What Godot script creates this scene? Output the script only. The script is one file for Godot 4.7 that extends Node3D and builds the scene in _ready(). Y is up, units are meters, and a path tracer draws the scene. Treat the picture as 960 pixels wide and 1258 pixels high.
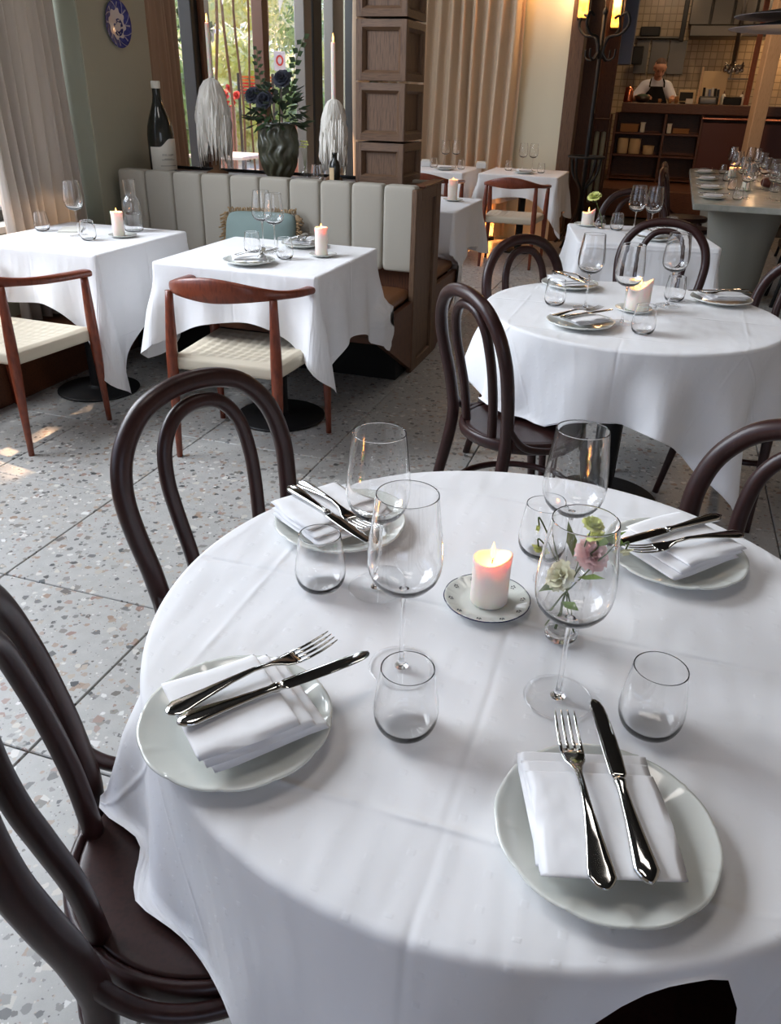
extends Node3D
# A restaurant dining room by day: round and square tables with white cloths, bentwood chairs,
# a channelled banquette, a window front on the left and an open kitchen at the back.
# Room axes: x to the right along the banquette, z towards the viewer, y up; metres.

var rng := RandomNumberGenerator.new()
var taken := {}
var M := {}
const TOP := 0.745          # height of the table tops


# ---------------------------------------------------------------- naming
func numbered(called: String) -> String:
	if taken.has(called):
		taken[called] += 1
		return "%s_%03d" % [called, taken[called]]
	taken[called] = 0
	return called


func tag(o: Node, label: String, category: String, group := "", kind := "") -> void:
	if label: o.set_meta("label", label)
	if category: o.set_meta("category", category)
	if group: o.set_meta("group", group)
	if kind: o.set_meta("kind", kind)


func thing(called: String, label: String, category: String, at := Vector3.ZERO, turn := 0.0, group := "") -> Node3D:
	var o := Node3D.new()
	o.name = numbered(called)
	add_child(o)
	o.position = at
	o.rotation.y = turn
	tag(o, label, category, group)
	return o


func part(parent: Node3D, called: String, mesh: Mesh, xf := Transform3D()) -> MeshInstance3D:
	var o := MeshInstance3D.new()
	o.name = called
	o.mesh = mesh
	o.transform = xf
	parent.add_child(o, true)
	return o


func solo(called: String, label: String, category: String, mesh: Mesh, at := Vector3.ZERO, turn := 0.0, group := "") -> MeshInstance3D:
	var o := MeshInstance3D.new()
	o.name = numbered(called)
	o.mesh = mesh
	add_child(o)
	o.position = at
	o.rotation.y = turn
	tag(o, label, category, group)
	return o


func built(called: String, mesh: Mesh, at := Vector3.ZERO) -> MeshInstance3D:
	var o := solo(called, "", "", mesh, at)
	o.set_meta("kind", "structure")
	return o


func copy(o: Node3D, label: String, at: Vector3, turn := 0.0, group := "") -> Node3D:
	var c: Node3D = o.duplicate()
	c.name = numbered(String(o.name).rstrip("0123456789").trim_suffix("_"))
	add_child(c)
	c.position = at
	c.rotation = Vector3(0, turn, 0)
	c.set_meta("label", label)
	if group: c.set_meta("group", group)
	return c


func xf(at: Vector3, euler := Vector3.ZERO, scale := Vector3.ONE) -> Transform3D:
	return Transform3D(Basis.from_euler(euler).scaled_local(scale), at)


# ---------------------------------------------------------------- mesh tools
func new_st(smooth := true) -> SurfaceTool:
	var s := SurfaceTool.new()
	s.begin(Mesh.PRIMITIVE_TRIANGLES)
	s.set_smooth_group(0 if smooth else -1)
	return s


func fin(s: SurfaceTool, m: Material) -> ArrayMesh:
	s.generate_normals()
	s.index()
	s.set_material(m)
	return s.commit()


func grid(s: SurfaceTool, rows: Array, uvs: Array = []) -> void:
	# rows of points; the front lies on the side of (next in row) x (next row)
	var has := not uvs.is_empty()
	for i in rows.size() - 1:
		var a: PackedVector3Array = rows[i]
		var b: PackedVector3Array = rows[i + 1]
		var ua: PackedVector2Array
		var ub: PackedVector2Array
		if has:
			ua = uvs[i]
			ub = uvs[i + 1]
		for j in a.size() - 1:
			var q := [a[j], b[j], b[j + 1], a[j + 1]]
			var u := []
			if has: u = [ua[j], ub[j], ub[j + 1], ua[j + 1]]
			for k in [0, 1, 2, 0, 2, 3]:
				if has: s.set_uv(u[k])
				s.add_vertex(q[k])


func lathe(s: SurfaceTool, prof: Array, n := 24, at := Vector3.ZERO, squash := Vector2.ONE, wobble = null) -> void:
	# prof: Vector2(radius, height), from the bottom up on the outside
	var rows := []
	for p: Vector2 in prof:
		var row := PackedVector3Array()
		for j in n + 1:
			var t := TAU * (j % n) / n
			var r := p.x
			var y := p.y
			if wobble != null:
				var w: Vector2 = wobble.call(t, p)
				r = w.x
				y = w.y
			row.append(at + Vector3(r * cos(t) * squash.x, y, -r * sin(t) * squash.y))
		rows.append(row)
	grid(s, rows)


func catmull(pts: Array, per := 6, closed := false) -> Array:
	var out := []
	var n := pts.size()
	var last := n if closed else n - 1
	for i in last:
		var p0: Vector3 = pts[(i - 1 + n) % n] if closed or i > 0 else pts[0] * 2.0 - pts[1]
		var p1: Vector3 = pts[i]
		var p2: Vector3 = pts[(i + 1) % n]
		var p3: Vector3 = pts[(i + 2) % n] if closed or i + 2 < n else pts[n - 1] * 2.0 - pts[n - 2]
		for k in per:
			out.append(p1.cubic_interpolate(p2, p0, p3, float(k) / per))
	if not closed: out.append(pts[n - 1])
	return out


func tube(s: SurfaceTool, path: Array, rad, n := 8, closed := false, caps := true) -> void:
	# rad: a number, or an array with one radius for each point of the path
	var count := path.size()
	var rows := []
	var nrm := Vector3.ZERO
	for i in count:
		var a: Vector3 = path[(i - 1 + count) % count] if closed or i > 0 else path[0]
		var b: Vector3 = path[(i + 1) % count] if closed or i < count - 1 else path[count - 1]
		var t := (b - a).normalized()
		if nrm == Vector3.ZERO:
			nrm = t.cross(Vector3.UP if absf(t.y) < 0.9 else Vector3.RIGHT).normalized()
		nrm = (nrm - t * nrm.dot(t)).normalized()
		var bi := t.cross(nrm)
		var r: float = rad if rad is float else rad[i]
		var row := PackedVector3Array()
		for j in n + 1:
			var w := TAU * (j % n) / n
			row.append(path[i] + (nrm * cos(w) + bi * sin(w)) * r)
		rows.append(row)
	if closed:
		rows.append(rows[0])
	elif caps:
		var r0: PackedVector3Array = rows[0]
		var r1: PackedVector3Array = rows[-1]
		var p0 := PackedVector3Array()
		var p1 := PackedVector3Array()
		for j in n + 1:
			p0.append(path[0])
			p1.append(path[count - 1])
		rows = [p0, r0.duplicate()] + rows + [r1.duplicate(), p1]
	grid(s, rows)


func loft(s: SurfaceTool, path: Array, wide: Array, thick: Array, up := Vector3.UP, n := 12, e := 1.0) -> void:
	# an elliptic (e = 1) or squarish (e < 1) section carried along a path: wide across, thick along up
	var count := path.size()
	var rows := []
	for i in count:
		var t: Vector3 = ((path[i + 1] if i < count - 1 else path[i]) - (path[i - 1] if i > 0 else path[i])).normalized()
		var side := t.cross(up).normalized()
		var u := side.cross(t)
		var row := PackedVector3Array()
		for j in n + 1:
			var w := TAU * (j % n) / n
			var c := signf(cos(w)) * pow(absf(cos(w)), e)
			var d := signf(sin(w)) * pow(absf(sin(w)), e)
			row.append(path[i] + side * c * wide[i] + (-u) * -d * thick[i] * -1.0)
		rows.append(row)
	var p0 := PackedVector3Array()
	var p1 := PackedVector3Array()
	for j in n + 1:
		p0.append(path[0])
		p1.append(path[count - 1])
	grid(s, [p0] + rows + [p1])


func tri_out(s: SurfaceTool, a: Vector3, b: Vector3, c: Vector3, from: Vector3) -> void:
	if (a - c).cross(a - b).dot((a + b + c) / 3.0 - from) < 0.0:
		var t := b
		b = c
		c = t
	s.add_vertex(a)
	s.add_vertex(b)
	s.add_vertex(c)


func box(s: SurfaceTool, size: Vector3, at := Vector3.ZERO, bev := 0.0, basis := Basis.IDENTITY) -> void:
	# a box with chamfered edges, flat shaded when the tool has no smooth group
	var h := size * 0.5
	var b := minf(bev, minf(h.x, minf(h.y, h.z)) * 0.9)
	var V := func(sg: Vector3, k: int) -> Vector3:
		var p := Vector3(sg.x * (h.x - b), sg.y * (h.y - b), sg.z * (h.z - b))
		p[k] = sg[k] * h[k]
		return at + basis * p
	for k in 3:
		var l := (k + 1) % 3
		var m := (k + 2) % 3
		for sg in [-1.0, 1.0]:
			var q := []
			for c in [[-1, -1], [-1, 1], [1, 1], [1, -1]]:
				var d := Vector3.ZERO
				d[k] = sg
				d[l] = c[0]
				d[m] = c[1]
				q.append(V.call(d, k))
			tri_out(s, q[0], q[1], q[2], at)
			tri_out(s, q[0], q[2], q[3], at)
		if b <= 0.0: continue
		for c in [[-1, -1], [-1, 1], [1, 1], [1, -1]]:      # the edge between faces l and m, along k
			var d0 := Vector3.ZERO
			d0[l] = c[0]
			d0[m] = c[1]
			d0[k] = -1
			var d1 := d0
			d1[k] = 1
			tri_out(s, V.call(d0, l), V.call(d0, m), V.call(d1, m), at)
			tri_out(s, V.call(d0, l), V.call(d1, m), V.call(d1, l), at)
	if b > 0.0:
		for x in [-1, 1]:
			for y in [-1, 1]:
				for z in [-1, 1]:
					var d := Vector3(x, y, z)
					tri_out(s, V.call(d, 0), V.call(d, 1), V.call(d, 2), at)


func box_mesh(size: Vector3, m: Material, bev := 0.004, at := Vector3.ZERO) -> ArrayMesh:
	var s := new_st(false)
	box(s, size, at, bev)
	return fin(s, m)


func between(lo: Vector3, hi: Vector3, m: Material, bev := 0.0) -> ArrayMesh:
	return box_mesh(hi - lo, m, bev, (lo + hi) * 0.5)


func puff(s: SurfaceTool, size: Vector3, at := Vector3.ZERO, e1 := 0.35, e2 := 0.35, nu := 24, nv := 14, basis := Basis.IDENTITY) -> void:
	# a superellipsoid: cushions, loaves and other soft blocks
	var rows := []
	for i in nv + 1:
		var v := -PI / 2 + PI * i / nv
		var cv := pow(maxf(cos(v), 0.0), e1)
		var sv := signf(sin(v)) * pow(absf(sin(v)), e1)
		var row := PackedVector3Array()
		for j in nu + 1:
			var u := TAU * (j % nu) / nu + 0.0001
			var p := Vector3(cv * signf(cos(u)) * pow(absf(cos(u)), e2) * size.x, sv * size.y, -cv * signf(sin(u)) * pow(absf(sin(u)), e2) * size.z) * 0.5
			row.append(at + basis * p)
		rows.append(row)
	grid(s, rows)


func prism(s: SurfaceTool, poly: PackedVector2Array, depth: float, basis := Basis.IDENTITY, at := Vector3.ZERO) -> void:
	# a polygon in the xy plane with depth along z
	var idx := Geometry2D.triangulate_polygon(poly)
	var ctr := Vector2.ZERO
	for p in poly: ctr += p / poly.size()
	var P := func(p: Vector2, z: float) -> Vector3: return at + basis * Vector3(p.x, p.y, z)
	for i in range(0, idx.size(), 3):
		for z in [-0.5, 0.5]:
			var a: Vector3 = P.call(poly[idx[i]], z * depth)
			tri_out(s, a, P.call(poly[idx[i + 1]], z * depth), P.call(poly[idx[i + 2]], z * depth), a - basis.z * z)
	var ccw := not Geometry2D.is_polygon_clockwise(poly)
	for i in poly.size():
		var p := poly[i]
		var q := poly[(i + 1) % poly.size()]
		var out := Vector2(q.y - p.y, p.x - q.x) * (1.0 if ccw else -1.0)
		var from: Vector3 = P.call((p + q) * 0.5 - out, 0.0)
		tri_out(s, P.call(p, -depth / 2), P.call(q, -depth / 2), P.call(q, depth / 2), from)
		tri_out(s, P.call(p, -depth / 2), P.call(q, depth / 2), P.call(p, depth / 2), from)


# ---------------------------------------------------------------- materials
func mat(key: String, color: Color, rough := 0.6, metal := 0.0) -> StandardMaterial3D:
	var m := StandardMaterial3D.new()
	m.resource_name = key
	m.albedo_color = color
	m.roughness = rough
	m.metallic = metal
	M[key] = m
	return m


func noise_tex(seed: int, freq: float, ramp: Array, size := 256, octaves := 4, kind := FastNoiseLite.TYPE_SIMPLEX_SMOOTH) -> NoiseTexture2D:
	var f := FastNoiseLite.new()
	f.seed = seed
	f.frequency = freq
	f.noise_type = kind
	f.fractal_octaves = octaves
	var t := NoiseTexture2D.new()
	t.width = size
	t.height = size
	t.seamless = true
	t.noise = f
	if ramp:
		var g := Gradient.new()
		g.offsets = PackedFloat32Array()
		g.colors = PackedColorArray()
		for i in ramp.size():
			g.add_point(float(i) / maxf(1, ramp.size() - 1), ramp[i])
		t.color_ramp = g
	return t


func wood(key: String, dark: Color, light: Color, rough: float, stretch: Vector3, coat := 0.0) -> StandardMaterial3D:
	var m := mat(key, Color.WHITE, rough)
	m.albedo_texture = noise_tex(key.hash() % 1000, 0.02, [dark, dark.lerp(light, 0.4), light, dark.lerp(light, 0.7), dark], 256, 5)
	m.uv1_triplanar = true
	m.uv1_scale = stretch
	if coat > 0.0:
		m.clearcoat_enabled = true
		m.clearcoat = coat
		m.clearcoat_roughness = 0.2
	return m


func relief(m: StandardMaterial3D, tex: Texture2D, cm: float) -> void:
	m.heightmap_enabled = true
	m.heightmap_texture = tex
	m.heightmap_scale = cm


func make_materials() -> void:
	# table linen: fine weave, woven dots and pressed folds as relief
	var cl := mat("tablecloth", Color(0.93, 0.93, 0.935), 0.85)
	cl.rim_enabled = true
	cl.rim = 0.25
	cl.rim_tint = 0.5
	relief(cl, crease_map(), 1.5)
	var nk := mat("napkin", Color(0.94, 0.94, 0.945), 0.85)
	nk.rim_enabled = true
	nk.rim = 0.2
	relief(nk, noise_tex(5, 0.012, [Color.BLACK, Color.WHITE], 256, 3), 0.12)
	nk.uv1_triplanar = true
	nk.uv1_scale = Vector3(6, 6, 6)
	wood("bentwood", Color(0.125, 0.065, 0.06), Color(0.20, 0.105, 0.095), 0.38, Vector3(9, 2, 9), 0.1)
	M.bentwood.metallic_specular = 0.4
	wood("teak", Color(0.33, 0.13, 0.07), Color(0.50, 0.23, 0.13), 0.38, Vector3(8, 2, 8), 0.2)
	wood("oak_brown", Color(0.29, 0.21, 0.155), Color(0.42, 0.32, 0.24), 0.55, Vector3(14, 1.2, 14))
	wood("oak_across", Color(0.29, 0.21, 0.155), Color(0.42, 0.32, 0.24), 0.55, Vector3(1.2, 14, 14))
	wood("walnut", Color(0.27, 0.145, 0.085), Color(0.40, 0.235, 0.14), 0.45, Vector3(1.5, 12, 12))
	wood("walnut_upright", Color(0.24, 0.13, 0.08), Color(0.37, 0.22, 0.13), 0.45, Vector3(12, 1.5, 12))
	wood("pale_wood", Color(0.72, 0.60, 0.48), Color(0.80, 0.68, 0.56), 0.5, Vector3(12, 1.5, 12))
	wood("orange_wood", Color(0.45, 0.20, 0.08), Color(0.60, 0.29, 0.13), 0.45, Vector3(12, 1.5, 12))
	var cord := mat("cord", Color(0.80, 0.76, 0.68), 0.85)
	cord.rim_enabled = true
	cord.rim = 0.15
	mat("porcelain", Color(0.86, 0.87, 0.845), 0.12)
	M.porcelain.clearcoat_enabled = true
	M.porcelain.clearcoat = 0.5
	M.porcelain.clearcoat_roughness = 0.03
	mat("cobalt", Color(0.10, 0.13, 0.30), 0.2)
	mat("motif", Color(0.13, 0.14, 0.20), 0.3)
	mat("silver", Color(0.80, 0.80, 0.79), 0.06, 1.0)
	mat("steel", Color(0.45, 0.43, 0.40), 0.36, 1.0)
	mat("steel_blue", Color(0.42, 0.46, 0.55), 0.45, 0.6)
	mat("copper", Color(0.80, 0.48, 0.34), 0.25, 1.0)
	mat("black_iron", Color(0.06, 0.06, 0.065), 0.55)
	mat("black_paint", Color(0.035, 0.035, 0.04), 0.7)
	var gl := mat("glass", Color(1, 1, 1, 0.01), 0.0)
	gl.transparency = BaseMaterial3D.TRANSPARENCY_ALPHA
	gl.metallic_specular = 0.5
	var sg := mat("solid_glass", Color(1, 1, 1, 0.0), 0.0)
	sg.refraction_enabled = true
	sg.refraction_scale = 0.05
	var wt := mat("water", Color(1, 1, 1, 0.0), 0.0)
	wt.refraction_enabled = true
	wt.refraction_scale = 0.033
	var dg := mat("bottle_glass", Color(0.03, 0.055, 0.035), 0.06)
	dg.clearcoat_enabled = true
	dg.clearcoat = 0.6
	mat("paper", Color(0.88, 0.87, 0.83), 0.8)
	mat("ink", Color(0.08, 0.08, 0.08), 0.7)
	var wx := mat("wax", Color(0.95, 0.91, 0.87), 0.45)
	wx.subsurf_scatter_enabled = true
	wx.subsurf_scatter_strength = 0.5
	mat("old_wax", Color(0.92, 0.91, 0.88), 0.6)
	var fl := mat("flame", Color(1, 0.8, 0.45), 1.0)
	fl.emission_enabled = true
	fl.emission = Color(1.0, 0.72, 0.35)
	fl.emission_energy_multiplier = 6.0
	# upholstery
	var up := mat("sage_cloth", Color(0.65, 0.63, 0.585), 0.9)
	relief(up, noise_tex(31, 0.12, [Color.BLACK, Color.WHITE], 256, 2), 0.05)
	up.uv1_triplanar = true
	up.uv1_scale = Vector3(5, 9, 5)
	mat("tan_leather", Color(0.42, 0.27, 0.16), 0.45)
	mat("red_leather", Color(0.34, 0.16, 0.12), 0.5)
	mat("teal_cloth", Color(0.48, 0.55, 0.54), 0.95)
	mat("fringe", Color(0.60, 0.50, 0.37), 0.95)
	# walls
	var gw := mat("green_wall", Color(0.64, 0.64, 0.57), 0.85)
	relief(gw, noise_tex(41, 0.03, [Color.BLACK, Color.WHITE], 256, 4), 0.06)
	gw.uv1_triplanar = true
	gw.uv1_world_triplanar = true
	gw.uv1_scale = Vector3(2, 2, 2)
	mat("pier_return", Color(0.62, 0.64, 0.58), 0.8)
	var iv := mat("ivory_wall", Color(0.84, 0.84, 0.76), 0.85)
	relief(iv, noise_tex(42, 0.03, [Color.BLACK, Color.WHITE], 256, 4), 0.05)
	iv.uv1_triplanar = true
	iv.uv1_world_triplanar = true
	mat("dark_ceiling", Color(0.11, 0.105, 0.10), 0.9)
	mat("unseen_wall", Color(0.58, 0.53, 0.47), 0.8)  # unseen walls, toned lighter to bounce light into the room
	mat("dark_kitchen", Color(0.22, 0.18, 0.15), 0.8)
	mat("frame_dark", Color(0.17, 0.18, 0.18), 0.5)
	mat("frame_wood", Color(0.40, 0.27, 0.20), 0.5)
	mat("frame_pale", Color(0.46, 0.45, 0.43), 0.5)
	mat("grout", Color(0.22, 0.21, 0.20), 0.95)
	var ln := mat("linen", Color(0.68, 0.65, 0.62), 0.95)
	ln.backlight_enabled = true
	ln.backlight = Color(0.42, 0.40, 0.36)
	relief(ln, noise_tex(51, 0.2, [Color.BLACK, Color.WHITE], 256, 2), 0.04)
	ln.uv1_triplanar = true
	ln.uv1_scale = Vector3(4, 1.5, 4)
	var lb := mat("linen_brown", Color(0.62, 0.50, 0.41), 0.95)
	lb.backlight_enabled = true
	lb.backlight = Color(0.25, 0.22, 0.18)
	var lw := mat("linen_cream", Color(0.84, 0.76, 0.66), 0.95)
	lw.backlight_enabled = true
	lw.backlight = Color(0.35, 0.33, 0.30)
	var tz := mat("terrazzo", Color.WHITE, 0.38)
	tz.albedo_texture = terrazzo_tex()
	var kt := mat("kitchen_tile", Color.WHITE, 0.35)
	kt.albedo_texture = tile_tex()
	kt.uv1_triplanar = true
	kt.uv1_world_triplanar = true
	kt.uv1_scale = Vector3(2, 2, 2)
	mat("marble", Color(0.74, 0.75, 0.72), 0.2)
	M.marble.albedo_texture = noise_tex(61, 0.01, [Color(0.95, 0.95, 0.94), Color(1, 1, 1), Color(0.91, 0.92, 0.91), Color(1, 1, 1)], 256, 5)
	M.marble.uv1_triplanar = true
	M.marble.uv1_scale = Vector3(1.5, 1.5, 1.5)
	mat("concrete", Color(0.54, 0.54, 0.51), 0.7)
	# people, food, plants
	mat("skin", Color(0.80, 0.60, 0.50), 0.55)
	mat("hair", Color(0.34, 0.25, 0.21), 0.7)
	mat("shirt", Color(0.86, 0.87, 0.92), 0.9)
	mat("apron", Color(0.03, 0.03, 0.04), 0.9)
	mat("kraft", Color(0.60, 0.42, 0.26), 0.8)
	mat("cream_pot", Color(0.80, 0.70, 0.55), 0.6)
	for a in [["leaf_dark", Color(0.17, 0.25, 0.15), 0.3], ["leaf_fresh", Color(0.42, 0.52, 0.24), 0.25], ["leaf_sage", Color(0.30, 0.36, 0.30), 0.15], ["tree_leaf", Color(0.56, 0.74, 0.05), 1.0], ["tree_leaf_yellow", Color(0.88, 0.90, 0.05), 1.1], ["tree_leaf_deep", Color(0.36, 0.50, 0.10), 0.7]]:
		var m := mat(a[0], a[1], 0.7)
		m.metallic_specular = 0.2
		m.backlight_enabled = true
		m.backlight = Color(a[2], a[2], a[2])
	for a in [["petal_pink", Color(0.97, 0.80, 0.80)], ["petal_cream", Color(0.92, 0.91, 0.78)], ["petal_green", Color(0.84, 0.86, 0.52)], ["petal_night", Color(0.15, 0.17, 0.23)]]:
		var m := mat(a[0], a[1], 0.7)
		m.backlight_enabled = true
		m.backlight = Color(0.35, 0.35, 0.35)
	mat("stem", Color(0.33, 0.40, 0.22), 0.6)
	var vs := mat("vase_glaze", Color(0.25, 0.26, 0.20), 0.25)
	vs.clearcoat_enabled = true
	vs.clearcoat = 0.5
	mat("bark", Color(0.42, 0.30, 0.20), 0.9)
	mat("paving", Color(0.74, 0.70, 0.65), 0.9)
	mat("white_canvas", Color(0.90, 0.90, 0.90), 0.9)
	M.white_canvas.backlight_enabled = true
	M.white_canvas.backlight = Color(0.4, 0.4, 0.4)
	mat("red_paint", Color(0.85, 0.10, 0.08), 0.6)
	mat("orange_paint", Color(0.90, 0.45, 0.10), 0.6)
	mat("pink_wood", Color(0.72, 0.48, 0.40), 0.6)
	mat("white_paint", Color(0.88, 0.88, 0.87), 0.6)
	mat("facade", Color(0.70, 0.66, 0.60), 0.9)
	var al := mat("alabaster", Color(1.0, 0.75, 0.35), 0.6)
	al.emission_enabled = true
	al.emission_texture = noise_tex(71, 0.02, [Color(0.95, 0.45, 0.10), Color(1.0, 0.66, 0.25), Color(1.0, 0.78, 0.42)], 128, 4)
	al.emission_energy_multiplier = 1.6
	al.uv1_triplanar = true
	al.uv1_scale = Vector3(5, 5, 5)
	var bu := mat("warm_bulb", Color(1, 0.85, 0.6), 0.6)
	bu.emission_enabled = true
	bu.emission = Color(1.0, 0.72, 0.42)
	bu.emission_energy_multiplier = 2.0
	var op := mat("opal", Color(0.95, 0.94, 0.92), 0.6)  # glow of the added ceiling fill lamps
	op.emission_enabled = true
	op.emission = Color(1.0, 0.97, 0.94)
	op.emission_energy_multiplier = 0.8
	mat("lamp_inside", Color(0.70, 0.68, 0.70), 0.6)


func crease_map() -> ImageTexture:
	# 1.5 m of cloth, folded in four both ways when it was pressed; woven dots; soft rumples
	var n := 1024
	var im := Image.create(n, n, false, Image.FORMAT_RF)
	var f := FastNoiseLite.new()
	f.seed = 9
	f.frequency = 0.004
	f.fractal_octaves = 3
	var g := FastNoiseLite.new()
	g.seed = 10
	g.frequency = 0.011
	g.fractal_octaves = 2
	var lines := [0.25, 0.5, 0.75]
	for y in n:
		for x in n:
			var u := float(x) / n
			var v := float(y) / n
			var h := 0.42 + 0.26 * f.get_noise_2d(x, y) + 0.06 * g.get_noise_2d(x * 2.2, y * 0.7)
			for k in 3:
				var sg := 1.0 if k != 1 else -1.0
				var d: float = (u - lines[k] + 0.0012 * f.get_noise_2d(0, y * 3)) * n
				if absf(d) < 16.0: h += sg * 0.085 * exp(-d * d / 14.0) * (0.6 + 0.9 * g.get_noise_2d(y, k * 99))
				d = (v - lines[k] + 0.0012 * f.get_noise_2d(x * 3, 0)) * n
				if absf(d) < 16.0: h += sg * 0.17 * exp(-d * d / 14.0) * (0.7 + 0.8 * g.get_noise_2d(x, k * 77))
			var dx := x % 26
			var dy := (y + (13 if (x / 26) % 2 == 1 else 0)) % 26
			if dx < 5 and dy < 5: h += 0.016
			im.set_pixel(x, y, Color(h, h, h))
	return ImageTexture.create_from_image(im)


func terrazzo_tex() -> ImageTexture:
	# 1.21 m square: stone chips of many sizes in a pale grey binder
	rng.seed = 77
	var n := 1024
	var im := Image.create(n, n, false, Image.FORMAT_RGB8)
	var f := FastNoiseLite.new()
	f.frequency = 0.02
	f.fractal_octaves = 4
	for y in n:
		for x in n:
			var k := 0.655 + 0.03 * f.get_noise_2d(x, y) + rng.randf_range(-0.012, 0.012)
			im.set_pixel(x, y, Color(k, k * 0.995, k * 0.975))
	var tones := [Color(0.20, 0.21, 0.22), Color(0.26, 0.26, 0.26), Color(0.36, 0.36, 0.36), Color(0.48, 0.48, 0.47), Color(0.56, 0.47, 0.40), Color(0.60, 0.53, 0.47), Color(0.54, 0.43, 0.39), Color(0.82, 0.81, 0.79), Color(0.76, 0.74, 0.70), Color(0.33, 0.31, 0.29), Color(0.66, 0.61, 0.55), Color(0.84, 0.84, 0.83)]
	for i in 6200:
		var big := rng.randf()
		var r := 1.4 + 11.5 * pow(big, 5.0)
		var cx := rng.randf() * n
		var cy := rng.randf() * n
		var tone: Color = tones[rng.randi() % tones.size()]
		tone = tone.lerp(Color(0.70, 0.69, 0.66), rng.randf_range(0.05, 0.55))
		var k := 4 + rng.randi() % 4
		var cut := []
		for j in k:
			var a := TAU * (j + rng.randf_range(-0.3, 0.3)) / k
			cut.append([cos(a), sin(a), r * rng.randf_range(0.5, 1.0)])
		var q := int(r * 1.4) + 1
		for yy in range(int(cy) - q, int(cy) + q + 1):
			for xx in range(int(cx) - q, int(cx) + q + 1):
				var inside := true
				for c in cut:
					if (xx - cx) * c[0] + (yy - cy) * c[1] > c[2]:
						inside = false
						break
				if inside and (xx - cx) * (xx - cx) + (yy - cy) * (yy - cy) < r * r * 1.9: im.set_pixel(posmod(xx, n), posmod(yy, n), tone)
	return ImageTexture.create_from_image(im)


func tile_tex() -> ImageTexture:
	# small wall tiles of the kitchen, ten across half a metre, far too small to be told apart
	rng.seed = 5
	var im := Image.create(200, 200, false, Image.FORMAT_RGB8)
	im.fill(Color(0.52, 0.46, 0.37))
	for i in 5:
		for j in 5:
			var k := rng.randf_range(0.92, 1.05)
			im.fill_rect(Rect2i(i * 40 + 3, j * 40 + 3, 35, 35), Color(0.70 * k, 0.63 * k, 0.52 * k))
	return ImageTexture.create_from_image(im)


# ---------------------------------------------------------------- the scene
func _ready() -> void:
	make_camera_and_light()
	make_materials()
	make_room()
	make_facade()
	make_outside()
	make_banquette()
	make_near_table()
	make_second_table()
	make_square_tables()
	make_back_tables()
	make_small_table()
	make_marble_table()
	make_ledge_things()
	make_kitchen()
	make_chef()


func make_camera_and_light() -> void:
	var cam := Camera3D.new()
	cam.name = "camera"
	var yaw := deg_to_rad(17.5)
	var pitch := deg_to_rad(28.12)
	var roll := deg_to_rad(1.6)
	var fw := Vector3(-cos(pitch) * sin(yaw), -sin(pitch), -cos(pitch) * cos(yaw))
	var r0 := Vector3(cos(yaw), 0, -sin(yaw))
	var u0 := r0.cross(fw)
	cam.transform = Transform3D(Basis(r0 * cos(roll) + u0 * sin(roll), u0 * cos(roll) - r0 * sin(roll), -fw), Vector3(0, 1.40, 0))
	cam.fov = rad_to_deg(2.0 * atan(629.0 / 961.4))
	cam.near = 0.05
	cam.far = 200.0
	add_child(cam)

	var env := Environment.new()
	env.background_mode = Environment.BG_SKY
	var sky := Sky.new()
	var sm := ProceduralSkyMaterial.new()
	sm.sky_top_color = Color(0.62, 0.74, 0.95)
	sm.sky_horizon_color = Color(0.90, 0.93, 0.97)
	sm.ground_bottom_color = Color(0.45, 0.43, 0.40)
	sm.ground_horizon_color = Color(0.75, 0.74, 0.72)
	sm.sun_angle_max = 1.0
	sky.sky_material = sm
	env.sky = sky
	env.background_energy_multiplier = 1.7
	env.tonemap_mode = Environment.TONE_MAPPER_LINEAR
	env.tonemap_exposure = 1.3
	env.sdfgi_enabled = true
	env.ssao_enabled = true
	env.ssil_enabled = true
	var we := WorldEnvironment.new()
	we.name = "environment"
	we.environment = env
	add_child(we)

	var sun := DirectionalLight3D.new()
	sun.name = "sun"
	sun.light_color = Color(1.0, 0.82, 0.66)
	sun.light_energy = 3.2
	sun.light_angular_distance = 0.6
	sun.shadow_enabled = true
	sun.sky_mode = DirectionalLight3D.SKY_MODE_LIGHT_ONLY
	add_child(sun)
	sun.look_at_from_position(Vector3.ZERO, Vector3(1.0, -1.0, 0.25))

	# daylight that the tall windows let in: soft lights of the size of the openings, just outside the glass
	for a in [[-1.95, 2.7, 26.0], [1.0, 2.4, 1.0], [-6.8, 3.6, 13.0]]:
		var l := AreaLight3D.new()
		l.name = "window_daylight"
		l.area_size = Vector2(a[1], 2.4)
		l.light_color = Color(0.93, 0.962, 1.0)
		l.light_energy = a[2]
		l.shadow_enabled = true
		l.area_range = 30.0
		l.area_attenuation = 2.0
		add_child(l)
		l.look_at_from_position(Vector3(-4.05, 2.95, a[0]), Vector3(-1.2, 0.9, a[0]))
	var fl := AreaLight3D.new()  # weak fill light added behind the viewer
	fl.name = "added_front_fill"
	fl.area_size = Vector2(2.8, 1.6)
	fl.light_color = Color(1.0, 0.97, 0.94)
	fl.light_energy = 0.8
	fl.shadow_enabled = true
	fl.area_range = 30.0
	fl.area_attenuation = 2.0
	add_child(fl)
	fl.look_at_from_position(Vector3(1.65, 2.2, 2.85), Vector3(1.0, 0.9, 0.0))


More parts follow.
